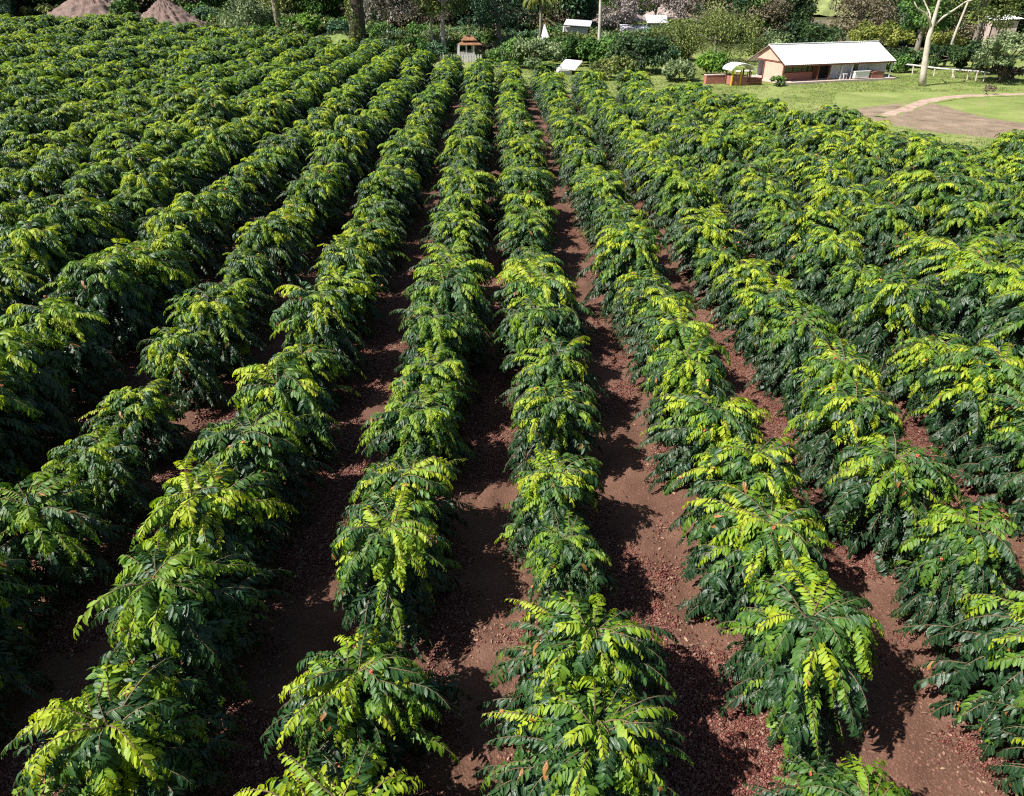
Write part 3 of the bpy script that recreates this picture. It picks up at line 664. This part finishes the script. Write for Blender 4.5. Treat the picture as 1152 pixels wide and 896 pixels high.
# palm
def palm():
    D = 86; p0 = at_d(607, 50, D); z0 = zf(p0.x, D); zt = at_d(607, 4, D).z - z0 + .6
    t = thing('palm_tree', 'palm tree with drooping golden-green fronds above the white tent', 'palm', (p0.x, D, z0))
    m = MB(); m.tube([(0, 0, 0), (.08, 0, zt * .5), (0, 0, zt)], [.24, .16, .13], 10); m.build('trunk', BARK['mid'], t, True)
    rng = np.random.default_rng(8); P, Dd, Nn, tn = [], [], [], []
    for k in range(26):
        az = k * 2.4; el = rng.uniform(-.2, 1.2); pts_, dirs_ = shoot_path(np.array([0, 0, zt]), az, el, rng.uniform(1.7, 2.3), .09, 1.7, rng, .02)
        for q in range(3, len(pts_)):
            S = norm(np.cross(dirs_[q], [0, 0, 1.0]) + 1e-5)
            for sg in (-1, 1): P.append(pts_[q]); Dd.append(S * sg + dirs_[q] * .6 - np.array([0, 0, .6])); Nn.append(np.array([0, 0, 1.]) + dirs_[q] * .1); tn.append(k / 26)
    n = len(P); L = rng.uniform(.4, .7, n); V, _, _, A, b = leaves(np.array(P), np.array(Dd), np.array(Nn), L, L * .07, np.stack([np.array(tn), rng.random(n)], 1), lod=1)
    mesh_np('crown', V, b + np.array([[0, 2, 3, 1]]), CM['yellow'], False, A, t)
palm()

# ------------------------------------------------------------------ mounds and knoll
def mound(name, label, px, D, ytop, wl, wr, col, seed, apex_r=.02, kind=None):
    rng = np.random.default_rng(seed); c = at_d(px, 40, D); z0 = zf(c.x, D); h = at_d(px, ytop, D).z - z0; s = project((c.x, D, 2))[2] / FPX
    rl, rr_ = wl * s, wr * s; na, nr = 96, 26; V = [(0, 0, h)]
    for i in range(1, nr + 1):
        q = i / nr
        for k in range(na):
            a = 2 * math.pi * k / na; cx = math.cos(a); rad = (rr_ if cx > 0 else rl) * abs(cx) ** 2 + (rl + rr_) / 2 * math.sin(a) ** 2
            rg = 1 + .05 * math.sin(a * 7 + seed) * q + .03 * math.sin(a * 19 + 2 * seed)
            rough = .22 * float(fbm(k * .6 + seed, i * .9, 3)) * h
            zz = h * ((1 - q) ** 1.12) + rough * (q > .04) - (.4 if i == nr else 0) + (.02 * h * math.sin(a * 17 + seed + 3 * q) * q)
            V.append((math.cos(a) * rad * q * rg, math.sin(a) * rad * q * rg, zz))
    F3 = [(0, 1 + k, 1 + (k + 1) % na) for k in range(na)]
    F4 = [(1 + (i - 1) * na + k, 1 + i * na + k, 1 + i * na + (k + 1) % na, 1 + (i - 1) * na + (k + 1) % na) for i in range(1, nr) for k in range(na)]
    o = mesh_np(name, np.array(V), [np.array(F3), np.array(F4)], col, True); o.location = (c.x, D, z0)
    return tag(o, label, 'mound') if not kind else tag(o, kind=kind)
def mound_mat():
    m, n, out = new_mat('dry_thatch_earth'); v = coords(n, 'Object')
    sx = N(n, 'ShaderNodeSeparateXYZ'); n.links.new(v, sx.inputs[0]); an = mth(n, 'ARCTAN2', sx.outputs[1], sx.outputs[0])
    cb = N(n, 'ShaderNodeCombineXYZ'); n.links.new(mth(n, 'MULTIPLY', an, 9), cb.inputs[0]); n.links.new(mth(n, 'MULTIPLY', sx.outputs[2], 1.6), cb.inputs[1])
    f = noise(n, 1.0, 6, .7, cb.outputs[0]); g = noise(n, 1.4, 5, .6, v)
    col = ramp(n, mth(n, 'ADD', mth(n, 'MULTIPLY', f, .7), mth(n, 'MULTIPLY', g, .3)), [(.3, (.06, .042, .034)), (.5, (.16, .108, .09)), (.68, (.27, .19, .165))])
    p = N(n, 'ShaderNodeBsdfPrincipled'); n.links.new(col, p.inputs['Base Color']); p.inputs['Roughness'].default_value = 1; n.links.new(bump(n, f, .8, .12), p.inputs['Normal'])
    n.links.new(p.outputs[0], out.inputs[0]); return m
MM = mound_mat()
mound('earth_mound', 'smaller pointed brown mound with streaked sides behind the coffee field', 192, 98, 0, 40, 44, MM, 3)
mound('earth_mound', 'larger brown mound with streaked sides cut off by the picture top', 116, 106, -14, 56, 50, MM, 9)
GRASS = plain('knoll_grass', (.16, .21, .06), .95, .35, 1.2, .8)
mound('hill', '', 384, 90, 35, 62, 40, GRASS, 5, kind='structure')
mound('hill', '', 934, 140, -12, 60, 60, plain('hill_grass', (.20, .235, .085), .95, .35, .5, .8), 6, kind='structure')
mound('hill', '', 760, 130, -2, 46, 60, plain('rocky_hill', (.34, .28, .25), .95, .5, .8, 1.0), 8, kind='structure')
mound('hill', '', 700, 118, 12, 50, 46, plain('rocky_slope', (.30, .24, .22), .95, .5, .9, 1.0), 2, kind='structure')

# ------------------------------------------------------------------ farmhouse
WHITE = plain('white_sheet', (.74, .74, .73), .55, .14, 1.4, .1, stretch=(2.5, .5, 1)); OFF = plain('weathered_white', (.52, .50, .47), .8, .3, 3, .3); WALLW = plain('whitewash', (.62, .60, .64), .8, .12, 2, .1)
PEACH = plain('peach_plaster', (.62, .37, .29), .85, .15, 1.6, .2); BROWN = plain('brown_timber', (.17, .07, .045), .8, .3, 5, .3)
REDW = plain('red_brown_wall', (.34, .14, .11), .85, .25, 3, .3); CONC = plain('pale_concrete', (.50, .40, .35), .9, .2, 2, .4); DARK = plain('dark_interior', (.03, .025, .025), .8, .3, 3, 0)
YEL = plain('yellow_paint', (.75, .45, .02), .6, .15, 4, .1); GREYM = plain('grey_sheet', (.55, .53, .58), .5, .12, 2, .1)
def glass():
    m, n, out = new_mat('window_glass'); p = N(n, 'ShaderNodeBsdfPrincipled'); p.inputs['Base Color'].default_value = (.03, .04, .03, 1); p.inputs['Roughness'].default_value = .06; p.inputs['Specular IOR Level'].default_value = .8
    n.links.new(p.outputs[0], out.inputs[0]); return m
GLASS = glass()
def corrugated(name, corners, thick, mat, parent, waves=None):
    """sheet roof: corners a,b (lower edge) c,d (upper edge), with small ridges running up the slope"""
    a, b, c, d = map(Vector, corners); L = (b - a).length; k = int(L / .10); nn = (b - a).cross(d - a).normalized(); vs = []; fs = []
    for i in range(k + 1):
        t = i / k; off = nn * (.012 if i % 2 else -.012)
        lo, hi = a.lerp(b, t), d.lerp(c, t)
        vs += [lo + off, hi + off, lo + off - nn * thick, hi + off - nn * thick]
    for i in range(k):
        q = i * 4; fs += [(q, q + 4, q + 5, q + 1), (q + 2, q + 3, q + 7, q + 6), (q, q + 2, q + 6, q + 4), (q + 1, q + 5, q + 7, q + 3)]
    fs += [(0, 1, 3, 2), (k * 4, k * 4 + 2, k * 4 + 3, k * 4 + 1)]
    m = MB(); m.add(vs, fs); return m.build(name, mat, parent)
HL, HD, EA, RG, RV = 10.75, 4.7, 1.56, 2.74, 2.15
def farmhouse():
    A_ = at_h(879, 94.5); t = thing('farmhouse', 'single-storey farmhouse with white sheet roof and peach gable on the lawn', 'house', (A_.x, A_.y, zf(A_.x, A_.y)), R(17.2))
    m = MB(); m.poly([(-.35, -.75, .16), (HL + .4, -.75, .16), (HL + .4, HD, .16), (-.35, HD, .16)], .3); m.build('platform', CONC, t)
    corrugated('roof', [(-.25, -.42, EA - .12), (HL + .25, -.42, EA - .12), (HL + .25, RV, RG), (-.25, RV, RG)], .03, WHITE, t)
    corrugated('roof', [(HL + .25, HD + .25, EA - .25), (-.25, HD + .25, EA - .25), (-.25, RV + .01, RG + .004), (HL + .25, RV + .01, RG + .004)], .03, GREYM, t)
    m = MB(); m.box((HL / 2, RV, RG + .03), (HL + .5, .22, .05)); m.build('ridge_cap', WHITE, t)
    f = MB(); f.box((HL / 2, -.38, EA - .20), (HL + .46, .07, .12)); f.build('fascia', BROWN, t)
    # gable end: lower peach wall, beam, peach pediment
    m = MB(); m.box((.05, 1.32, .16 + (EA - .2) / 2), (.1, 2.5, EA - .2)); m.build('wall', PEACH, t)
    m = MB(); m.poly([(.03, .05, EA + .07), (.03, RV, RG - .07), (.03, 3.6, EA + .37), (.03, 3.6, EA + .07)][::-1], .08); m.build('gable', PEACH, t)
    m = MB(); m.box((.02, 1.85, EA + .01), (.14, 3.7, .09)); m.box((.0, .02, EA / 2 + .08), (.12, .12, EA - .1)); m.box((.0, 2.62, EA / 2 + .08), (.12, .12, EA - .1)); m.build('corner_frame', BROWN, t)
    for s, (p, q) in enumerate([((-.22, -.42, EA - .18), (-.22, RV, RG - .06)), ((-.22, RV, RG - .06), (-.22, HD + .25, EA - .31))]):
        m = MB(); m.tube([p, q], .05, 6); m.build('bargeboard', BROWN, t)
    # back and far walls, front wall set back under the veranda roof
    m = MB(); m.box((HL / 2 + .4, HD - .1, .8), (HL - .8, .1, 1.26)); m.box((HL - .05, HD / 2 + .2, .85), (.1, HD - .8, 1.36)); m.build('wall', WALLW, t)
    m = MB(); m.box((HL - .05, RV, 1.9), (.08, 1.8, .7)); m.build('gable', WALLW, t)
    m = MB(); m.box((1.65, .35, .46), (3.0, .1, .6)); m.build('low_wall', REDW, t)
    w_ = MB(); w_.box((1.65, .42, 1.08), (2.6, .04, .62)); wf = w_.build('window', GLASS, t)
    m = MB(); m.box((1.65, .39, 1.41), (2.8, .08, .06)); m.box((1.65, .39, .79), (2.8, .1, .05))
    for u in (.3, 1.2, 2.1, 3.0): m.box((u, .39, 1.1), (.06, .08, .6))
    m.build('frame', BROWN, wf)
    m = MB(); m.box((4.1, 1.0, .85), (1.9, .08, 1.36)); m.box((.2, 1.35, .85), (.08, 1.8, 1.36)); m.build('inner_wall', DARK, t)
    dr = MB(); dr.box((3.95, .93, .75), (.7, .05, 1.18)); d_ = dr.build('door', BROWN, t); m = MB(); m.box((4.22, .89, .75), (.06, .04, .06)); m.build('handle', GREYM, d_)
    for u0, u1 in ((5.1, 6.1), (6.14, 7.35), (7.95, 9.05), (9.1, 10.95)):
        m = MB(); m.box(((u0 + u1) / 2, .55, .84), (u1 - u0, .07, 1.34)); m.build('white_panel', WALLW, t, bevel=.01)
    w2 = MB(); w2.box((7.65, .58, 1.0), (.52, .05, .7)); wf = w2.build('window', GLASS, t); m = MB(); m.box((7.65, .55, .64), (.56, .09, .05)); m.box((7.65, .55, 1.36), (.56, .09, .05)); m.build('frame', BROWN, wf)
    m = MB(); m.box((7.65, .6, .38), (.54, .07, .44)); m.build('low_wall', REDW, t)
    for u in (3.2, 4.35, 5.55, 6.6, HL - .05):
        m = MB(); m.box((u, -.28, .16 + (EA - .32) / 2), (.09 if u > 5 else .12, .09, EA - .32)); m.build('post', BROWN if u < 5 else WALLW, t)
    return t
house = farmhouse(); HM = Matrix.Translation(house.location) @ Matrix.Rotation(R(17.2), 4, 'Z')
def hp(u, v, z=.16): return HM @ Vector((u, v, z))
# white counter, brown chest and stool standing on the platform
p = hp(7.6, -.35); t = thing('counter', 'low white counter on the farmhouse platform beside a brown chest', 'counter', p, R(17.2))
m = MB(); m.box((0, 0, .30), (1.5, .35, .5)); m.build('body', WHITE, t, bevel=.02); m = MB(); m.box((0, 0, .58), (1.6, .45, .05)); m.build('top', WHITE, t)
m = MB(); [m.box((sx * .68, 0, .03), (.08, .3, .06)) for sx in (-1, 1)]; m.build('base', BROWN, t)
p = hp(9.2, -.3); t = thing('chest', 'brown chest with rounded lid on the farmhouse platform', 'chest', p, R(17.2))
m = MB(); m.box((0, 0, .22), (1.3, .5, .4)); m.build('body', REDW, t, bevel=.02)
m = MB(); pr = [(-.66 + 1.32 * k / 8, .42 + .13 * math.sin(math.pi * k / 8)) for k in range(9)]
m.add([(x, y, z) for y in (-.27, .27) for x, z in pr], [tuple(range(9)), tuple(range(17, 8, -1))] + [(k, k + 9, (k + 1) % 9 + 9, (k + 1) % 9) for k in range(9)]); m.build('lid', BROWN, t)
p = hp(5.9, -.35); t = thing('stool', 'small pale stool on the platform before the white wall', 'stool', p, R(17.2))
m = MB(); m.box((0, 0, .42), (.4, .34, .05)); m.build('seat', WALLW, t)
for a_, b_ in ((-1, -1), (1, -1), (-1, 1), (1, 1)): m = MB(); m.box((a_ * .15, b_ * .12, .2), (.05, .05, .4)); m.build('leg', WALLW, t)

# stall with curved white roof
p = at_h(829, 96); t = thing('market_stall', 'small stall with curved white roof and yellow posts beside the farmhouse', 'stall', (p.x, p.y, zf(p.x, p.y)), R(12))
for a_, b_ in ((-.75, -.4), (.75, -.4), (-.75, .6), (.75, .6), (0, -.4)):
    m = MB(); m.box((a_, b_, .58), (.10, .08, 1.16)); m.build('post', YEL if a_ == 0 or (a_ < 0 and b_ < 0) else BROWN, t)
vs = []; K = 14
for y in (-.7, .9):
    for rr2 in (1.0, .95):
        vs += [(math.cos(math.pi * k / K) * 1.05 * rr2, y, 1.12 + math.sin(math.pi * k / K) * .52 * rr2) for k in range(K + 1)]
q = K + 1; fs = []
for k in range(K): fs += [(k, k + 1, 2 * q + k + 1, 2 * q + k), (q + k, 3 * q + k, 3 * q + k + 1, q + k + 1), (k, q + k, q + k + 1, k + 1), (2 * q + k, 2 * q + k + 1, 3 * q + k + 1, 3 * q + k)]
fs += [(0, 2 * q, 3 * q, q), (K, q + K, 3 * q + K, 2 * q + K)]
m = MB(); m.add(vs, fs); m.build('roof', WHITE, t, True)
m = MB(); m.box((0, -.35, .36), (1.35, .06, .6)); m.box((-.7, .1, .36), (.05, .8, .6)); m.build('front_panel', REDW, t); m = MB(); m.box((0, .1, .7), (1.4, .85, .05)); m.build('counter_top', REDW, t)
p = at_h(803, 94.5); t = thing('low_wall', 'low reddish brick wall standing beside the curved-roof stall', 'wall', (p.x, p.y, zf(p.x, p.y)), R(12))
m = MB(); m.box((0, 0, .33), (1.7, .4, .66)); m.build('wall', REDW, t, bevel=.03); m = MB(); m.box((0, 0, .69), (1.76, .46, .06)); m.build('coping', CONC, t)
p = at_h(847, 95.5); t = thing('crate', 'dark brown wooden crate between the stall and farmhouse gable', 'crate', (p.x, p.y, zf(p.x, p.y)), R(17))
m = MB(); m.box((0, 0, .28), (1.2, .55, .5)); m.build('body', REDW, t, bevel=.015); m = MB()
for z in (.1, .28, .46): m.box((0, -.29, z), (1.24, .03, .09))
m.build('slat', BROWN, t)
p = at_h(839, 92); t = thing('table', 'low table with pale cloth behind the crate near the gable', 'table', (p.x, p.y + .8, zf(p.x, p.y)), R(17))
m = MB(); m.box((0, 0, .72), (1.3, .6, .06)); m.build('tabletop', WHITE, t)
for a_, b_ in ((-1, -1), (1, -1), (-1, 1), (1, 1)): m = MB(); m.box((a_ * .55, b_ * .24, .35), (.06, .06, .7)); m.build('leg', BROWN, t)
# plant by the veranda
sh_('shrub', 'small green plant growing on the lawn against the farmhouse corner', 882, 60.4, 85, 18, 97, 'green', n=700, leaf=.16, nclump=10)

# pale tree
def pale_tree():
    p0 = at_h(1037, 97); D = p0.y; s = project((p0.x, D, 2))[2] / FPX
    t = thing('bare_tree', 'tall pale-barked tree with bare forked branches on the lawn beside the farmhouse', 'tree', (p0.x, D, zf(p0.x, D)))
    L = lambda x, y, dd=0: (Vector((at_d(x, y, D).x - p0.x, dd, at_d(x, y, D).z)))
    m = MB(); m.tube([L(1037, 98), L(1039, 82), L(1042, 60), L(1045, 42), L(1049, 28), L(1053, 14), L(1057, 0), L(1060, -22), L(1058, -50, .4)], [.30, .24, .21, .19, .16, .13, .11, .08, .04], 12); m.build('trunk', BARK['pale'], t, True)
    for pts_, r0 in (([L(1048, 32), L(1044, 22, -.2), L(1037, 14, -.4), L(1028, 9, -.5), L(1024, 2, -.6)], .10), ([L(1049, 30), L(1062, 20, .2), L(1076, 12, .4), L(1090, 3, .5), L(1100, 0, .5), L(1112, -9, .6)], .10),
                     ([L(1047, 34), L(1050, 16, .5), L(1046, 0, .9), L(1040, -30, 1.2)], .08), ([L(1056, 4), L(1066, -12, -.3), L(1072, -36, -.6)], .06)):
        m = MB(); m.tube(pts_, [r0 * (1 - .7 * k / (len(pts_) - 1)) for k in range(len(pts_))], 8); m.build('branch', BARK['pale'], t, True)
    rng = np.random.default_rng(2); V, F, A, c = crown_mesh((.6, 0), at_d(1060, -55, D).z, 2.6, 1.3, 900, .18, None, rng, 18)
    mesh_np('crown', V, F, CM['pale'], False, A, t)
pale_tree()
def thin_tree():
    D = 74; p0 = at_d(1066, 60, D); z0 = zf(p0.x, D); zt = at_d(1066, -30, D).z - z0
    t = thing('sapling', 'thin whitish leaning stem behind the forked pale tree', 'tree', (p0.x, D, z0)); m = MB()
    m.tube([(0, 0, 0), (.2, 0, zt * .4), (.55, 0, zt * .75), (.8, 0, zt)], [.14, .11, .09, .04], 8); m.build('trunk', BARK['pale'], t, True)
    V, F, A, c = crown_mesh((.8, 0), zt, 1.6, .9, 700, .2, None, np.random.default_rng(5), 12); mesh_np('crown', V, F, CM['olive'], False, A, t)
thin_tree()

# rail fence
def rail():
    a = at_h(1003, 82); b = at_h(1110, 93); a = Vector((a.x, a.y + 1.0, 0)); t = thing('rail_fence', 'long low whitewashed rail on short posts behind the pale tree', 'fence', (a.x, a.y, zf(a.x, a.y)))
    d = b - a; pt = lambda s, z: Vector((d.x * s, d.y * s, z))
    m = MB(); m.tube([pt(s, .72 + .03 * math.sin(s * 9)) for s in np.linspace(0, 1, 12)], .07, 8); m.build('rail', OFF, t, True)
    for s in (.02, .28, .5, .68, .82, .9, .97):
        m = MB(); m.tube([pt(s, -.05), pt(s - .01, .68)], .055, 7); m.build('post', BARK['pale'], t)
    m = MB(); m.tube([pt(.70, .05), pt(.66, .6)], .04, 6); m.build('brace', BARK['pale'], t)
rail()

# gazebo, tent, sheds and far roofs
def gazebo():
    D = 79; p0 = at_d(524, 60, D); z0 = zf(p0.x, D); t = thing('gazebo', 'small white gazebo with tiered orange tiled roof at the field end', 'gazebo', (p0.x, D, z0), R(8)); s = project((p0.x, D, 1))[2] / FPX
    ze = at_d(524, 50, D).z - z0; zm = at_d(524, 44, D).z - z0; zt = at_d(524, 34, D).z - z0
    TILE = plain('orange_tile', (.26, .13, .07), .85, .6, 4, .8)
    for a_, b_ in ((-1, -1), (0, -1), (1, -1), (-1, 1), (1, 1)): m = MB(); m.box((a_ * .75, b_ * .7, ze / 2), (.13, .13, ze)); m.build('post', WALLW, t)
    m = MB(); m.box((0, -.72, ze * .28), (1.4, .06, ze * .5)); m.box((0, .72, ze * .28), (1.4, .06, ze * .5)); m.build('parapet', OFF, t)
    def pyr(x, z, w, h, nm):
        m = MB(); m.add([(x - w, -w * .8, z), (x + w, -w * .8, z), (x + w, w * .8, z), (x - w, w * .8, z), (x - w * .35, 0, z + h), (x + w * .35, 0, z + h), (x - w, -w * .8, z - .06), (x + w, -w * .8, z - .06), (x + w, w * .8, z - .06), (x - w, w * .8, z - .06)],
                        [(0, 1, 5, 4), (1, 2, 5), (2, 3, 4, 5), (3, 0, 4), (9, 8, 7, 6), (0, 6, 7, 1), (1, 7, 8, 2), (2, 8, 9, 3), (3, 9, 6, 0)]); m.build(nm, TILE, t)
    pyr(.45, ze + .02, 1.15, .4, 'roof'); pyr(.35, ze + .4, .75, .45, 'upper_roof')
    m = MB(); m.box((.35, 0, ze + .98), (.1, .1, .35)); m.build('finial', CONC, t)
    p1 = at_d(512, 60, D); q = thing('picket_fence', 'low pale picket fence running in front of the white gazebo', 'fence', (p1.x, D - 1.2, zf(p1.x, D)))
    for k in range(16):
        m = MB(); m.box((-1.4 + k * .27, 0, .35), (.13, .04, .7)); m.build('picket', OFF, q)
    m = MB(); m.box((.6, .045, .5), (4.3, .04, .07)); m.build('rail', OFF, q)
gazebo()
def shed(name, label, cat, poly_px, D, dz, slope, wallh, wall_m, roof_m, group=None):
    """a lean-to: roof polygon with walls below. poly: (px, y) of lower-left, lower-right at D and the depth runs back by dz with the given rise"""
    (xa, ya), (xb, yb) = poly_px; a = at_d(xa, ya, D); b = at_d(xb, yb, D); z0 = min(zf(a.x, D), zf(b.x, D)); t = thing(name, label, cat, (a.x, D, z0), 0, group)
    A0 = Vector((0, 0, a.z - z0)); B0 = Vector((b.x - a.x, 0, b.z - z0)); up = Vector((slope[0], dz, slope[1]))
    corrugated('roof', [A0, B0, B0 + up, A0 + up], .05, roof_m, t)
    h = min(A0.z, B0.z) - .1
    m = MB(); m.box((B0.x / 2, .4, h / 2), (B0.x - .3, .1, max(.1, h))); m.box((B0.x / 2, dz - .2, h / 2), (B0.x - .3, .1, max(.1, h))); m.box((.2, dz / 2, h / 2), (.1, dz - .7, max(.1, h))); m.box((B0.x - .2, dz / 2, h / 2), (.1, dz - .7, max(.1, h))); m.build('wall', wall_m, t)
    return t
shed('shed', 'white sloping shed roof poking above the coffee bushes at the field end', 'shed', [(627, 77), (647, 79)], 68, 3.2, (1.0, .45), 1, WALLW, WHITE)
shed('far_house', 'small building with bright white roof among trees past the palm', 'building', [(634, 28), (664, 30)], 98, 3, (.6, .5), 1, OFF, GREYM)
shed('far_house', 'building with pale lavender roof on the rocky slope', 'building', [(698, 39), (730, 40)], 100, 5, (.6, .9), 1, CONC, GREYM)
shed('far_house', 'building with long white roof above the lavender one', 'building', [(728, 26), (752, 26)], 108, 4, (.4, .8), 1, OFF, GREYM)
shed('far_house', 'pale house with flat white roof high at the picture edge', 'building', [(1119, 23), (1152, 21)], 96, 3.5, (.3, .3), 1, CONC, WHITE)
p = at_d(612, 44, 84); z0 = zf(p.x, 84); zt = at_d(612, 26, 84).z - z0; t = thing('tent', 'small white pointed tent beneath the palm', 'tent', (p.x + .2, 84, z0))
m = MB(); w_ = .75; zb = .9; m.add([(-w_, -w_, zb), (w_, -w_, zb), (w_, w_, zb), (-w_, w_, zb), (-.2, 0, zt), (-w_ - .1, -w_ - .1, 0), (w_ + .1, -w_ - .1, 0), (w_ + .1, w_, 0), (-w_ - .1, w_, 0)],
      [(0, 1, 4), (1, 2, 4), (2, 3, 4), (3, 0, 4), (5, 6, 1, 0), (6, 7, 2, 1), (7, 8, 3, 2), (8, 5, 0, 3)]); m.build('canopy', WALLW, t)
m = MB(); m.tube([(-.2, 0, 0), (-.2, 0, zt + .4)], .05, 6); m.build('pole', BROWN, t)

# ------------------------------------------------------------------ dirt track and bare patch on the lawn
def blend_mat(name, stops, sc1):
    m, n, out = new_mat(name); v = coords(n, 'Object')
    at = N(n, 'ShaderNodeAttribute', attribute_name='leafdat'); sp = N(n, 'ShaderNodeSeparateColor'); n.links.new(at.outputs['Color'], sp.inputs[0])
    gr = ramp(n, noise(n, .35, 7, .6, v), [(.3, (.10, .155, .032)), (.5, (.175, .24, .055)), (.7, (.29, .32, .11))])
    gr = mixc(n, mth(n, 'MULTIPLY', noise(n, 5, 5, .7, v), .5), gr, (.19, .235, .07))
    gr = mixc(n, ramp(n, noise(n, .9, 6, .7, v, 1.5), [(.45, (0,) * 3), (.72, (.75,) * 3)]), gr, (.30, .26, .13))
    so = ramp(n, noise(n, sc1, 7, .65, v), stops)
    k = mth(n, 'ADD', sp.outputs[0], mth(n, 'MULTIPLY', mth(n, 'SUBTRACT', noise(n, 1.1, 7, .8, v), .5), 2.3))
    col = mixc(n, ramp(n, k, [(.38, (0,) * 3), (.56, (1,) * 3)]), gr, so)
    p = N(n, 'ShaderNodeBsdfPrincipled'); n.links.new(col, p.inputs['Base Color']); p.inputs['Roughness'].default_value = .95; p.inputs['Specular IOR Level'].default_value = .15
    n.links.new(bump(n, noise(n, 9, 6, .7, v), .9, .06), p.inputs['Normal']); n.links.new(p.outputs[0], out.inputs[0]); return m
def ribbon(name, pts, widths, mat, dz):
    P = [Vector((p[0], p[1], 0)) for p in pts]; V, F, At = [], [], []; K = 70; W = 16
    for i in range(K + 1):
        s = i / K * (len(P) - 1); k = min(int(s), len(P) - 2); f = s - k
        g = lambda j: P[max(0, min(len(P) - 1, j))]
        a, b, c, d = g(k - 1), g(k), g(k + 1), g(k + 2)
        q = .5 * ((2 * b) + (c - a) * f + (2 * a - 5 * b + 4 * c - d) * f * f + (3 * b - a - 3 * c + d) * f ** 3)
        tn = (c - b).normalized(); nn = Vector((-tn.y, tn.x, 0)); wv = (widths[k] * (1 - f) + widths[k + 1] * f) * 1.35
        for j in range(W + 1):
            e = (j / W - .5); x, y = q.x + nn.x * wv * e, q.y + nn.y * wv * e
            V.append((x, y, zf(x, y) + (fbm(x * .5, y * .5, 3) - .5) * .12 + dz - dz * .8 * abs(2 * e) ** 4)); At.append((1.15 * (1 - abs(2 * e) ** 1.6) * min(1, i / 6), 0, 0, 1))
    F = [(i * (W + 1) + j, (i + 1) * (W + 1) + j, (i + 1) * (W + 1) + j + 1, i * (W + 1) + j + 1) for i in range(K) for j in range(W)]
    return tag(mesh_np(name, np.array(V), np.array(F)[:, ::-1], mat, True, np.array(At)), kind='structure')
PATCH = blend_mat('bare_dirt', [(.3, (.15, .115, .078)), (.5, (.24, .18, .128)), (.7, (.33, .25, .18))], .8)
TRACK = blend_mat('worn_track', [(.3, (.30, .21, .165)), (.5, (.40, .285, .23)), (.7, (.50, .37, .30))], 1.3)
g = lambda x, y: tuple(at_h(x, y))[:2]
def patch(name, outline, mat, dz):
    O = [Vector((*g(*q), 0)) for q in outline]; c = sum(O, Vector()) / len(O); K, W = 96, 20; V, F, At = [tuple((c.x, c.y, zf(c.x, c.y) + (fbm(c.x * .5, c.y * .5, 3) - .5) * .12 + dz))], [], [(1.15, 0, 0, 1)]
    for k in range(K):
        s_ = k / K * len(O); a, b = O[int(s_)], O[(int(s_) + 1) % len(O)]; e = a.lerp(b, s_ - int(s_))
        for j in range(1, W + 1):
            q = c.lerp(e, 1.15 * j / W); At.append((1.15 * (1 - (j / W) ** 4), 0, 0, 1)); V.append((q.x, q.y, zf(q.x, q.y) + (fbm(q.x * .5, q.y * .5, 3) - .5) * .12 + dz - .8 * dz * (j / W) ** 4))
    F4 = [(1 + k * W + j, 1 + ((k + 1) % K) * W + j, 1 + ((k + 1) % K) * W + j + 1, 1 + k * W + j + 1) for k in range(K) for j in range(W - 1)]; F3 = [(0, 1 + ((k + 1) % K) * W, 1 + k * W) for k in range(K)]
    o = mesh_np(name, np.array(V), [np.array(F3), np.array(F4)], mat, True, np.array(At))
    if o.data.polygons[0].normal.z < 0: o.data.flip_normals()
    return tag(o, kind='structure')
patch('dirt_patch', [(950, 126), (990, 119), (1040, 116), (1075, 124), (1112, 134), (1165, 141), (1175, 158), (1110, 156), (1050, 150), (995, 138)], PATCH, .05)
ribbon('dirt_path', [g(990, 133), g(1016, 125), g(1045, 115), g(1085, 109.5), g(1130, 107.5), g(1190, 107)], [.7, .8, 1.0, .9, .8, .8], TRACK, .085)
tag(sh_('fallen_branch', 'small dead branch lying on the grass beside the dirt track', 1128, 55.2, 110, 20, 114, 'brown', n=260, leaf=.14, nclump=6), cat='branch')

# grass tufts on the lawn
ng = 60000; gxr = RNG.uniform(-6, 48, ng); gyr = RNG.uniform(34, 74, ng)
k = (gyr > field_far(gxr) + 1) & (fbm(gxr * .4, gyr * .4, 3) + RNG.normal(0, .1, ng) > .42)
pp = [project((a, b, 0)) for a, b in zip(gxr, gyr)]
k &= np.array([not (940 < q[0] < 1160 and 104 < q[1] < 146) for q in pp])
gxr, gyr = gxr[k], gyr[k]; ng = len(gxr); nb = 5
P = np.repeat(np.stack([gxr, gyr, terrain(gxr, gyr) + (fbm(gxr * .5, gyr * .5, 3) - .5) * .12 - .01], 1), nb, 0); P[:, :2] += RNG.normal(0, .07, (len(P), 2))
Dg = RNG.normal(0, .45, (len(P), 3)); Dg[:, 2] = 1; Lg = RNG.uniform(.04, .11, len(P))
V, _, _, A, b = leaves(P, Dg, RNG.normal(0, 1, (len(P), 3)), Lg, Lg * .16, np.stack([RNG.random(len(P)), RNG.random(len(P))], 1), lod=1)
tag(mesh_np('grass', V, b + np.array([[0, 2, 3, 1]]), crown_mat('grass_blade', (.10, .155, .03), (.16, .215, .05), (.26, .28, .09), .3), False, A), 'short green grass growing over the lawn around the farmhouse', 'grass', kind='stuff')
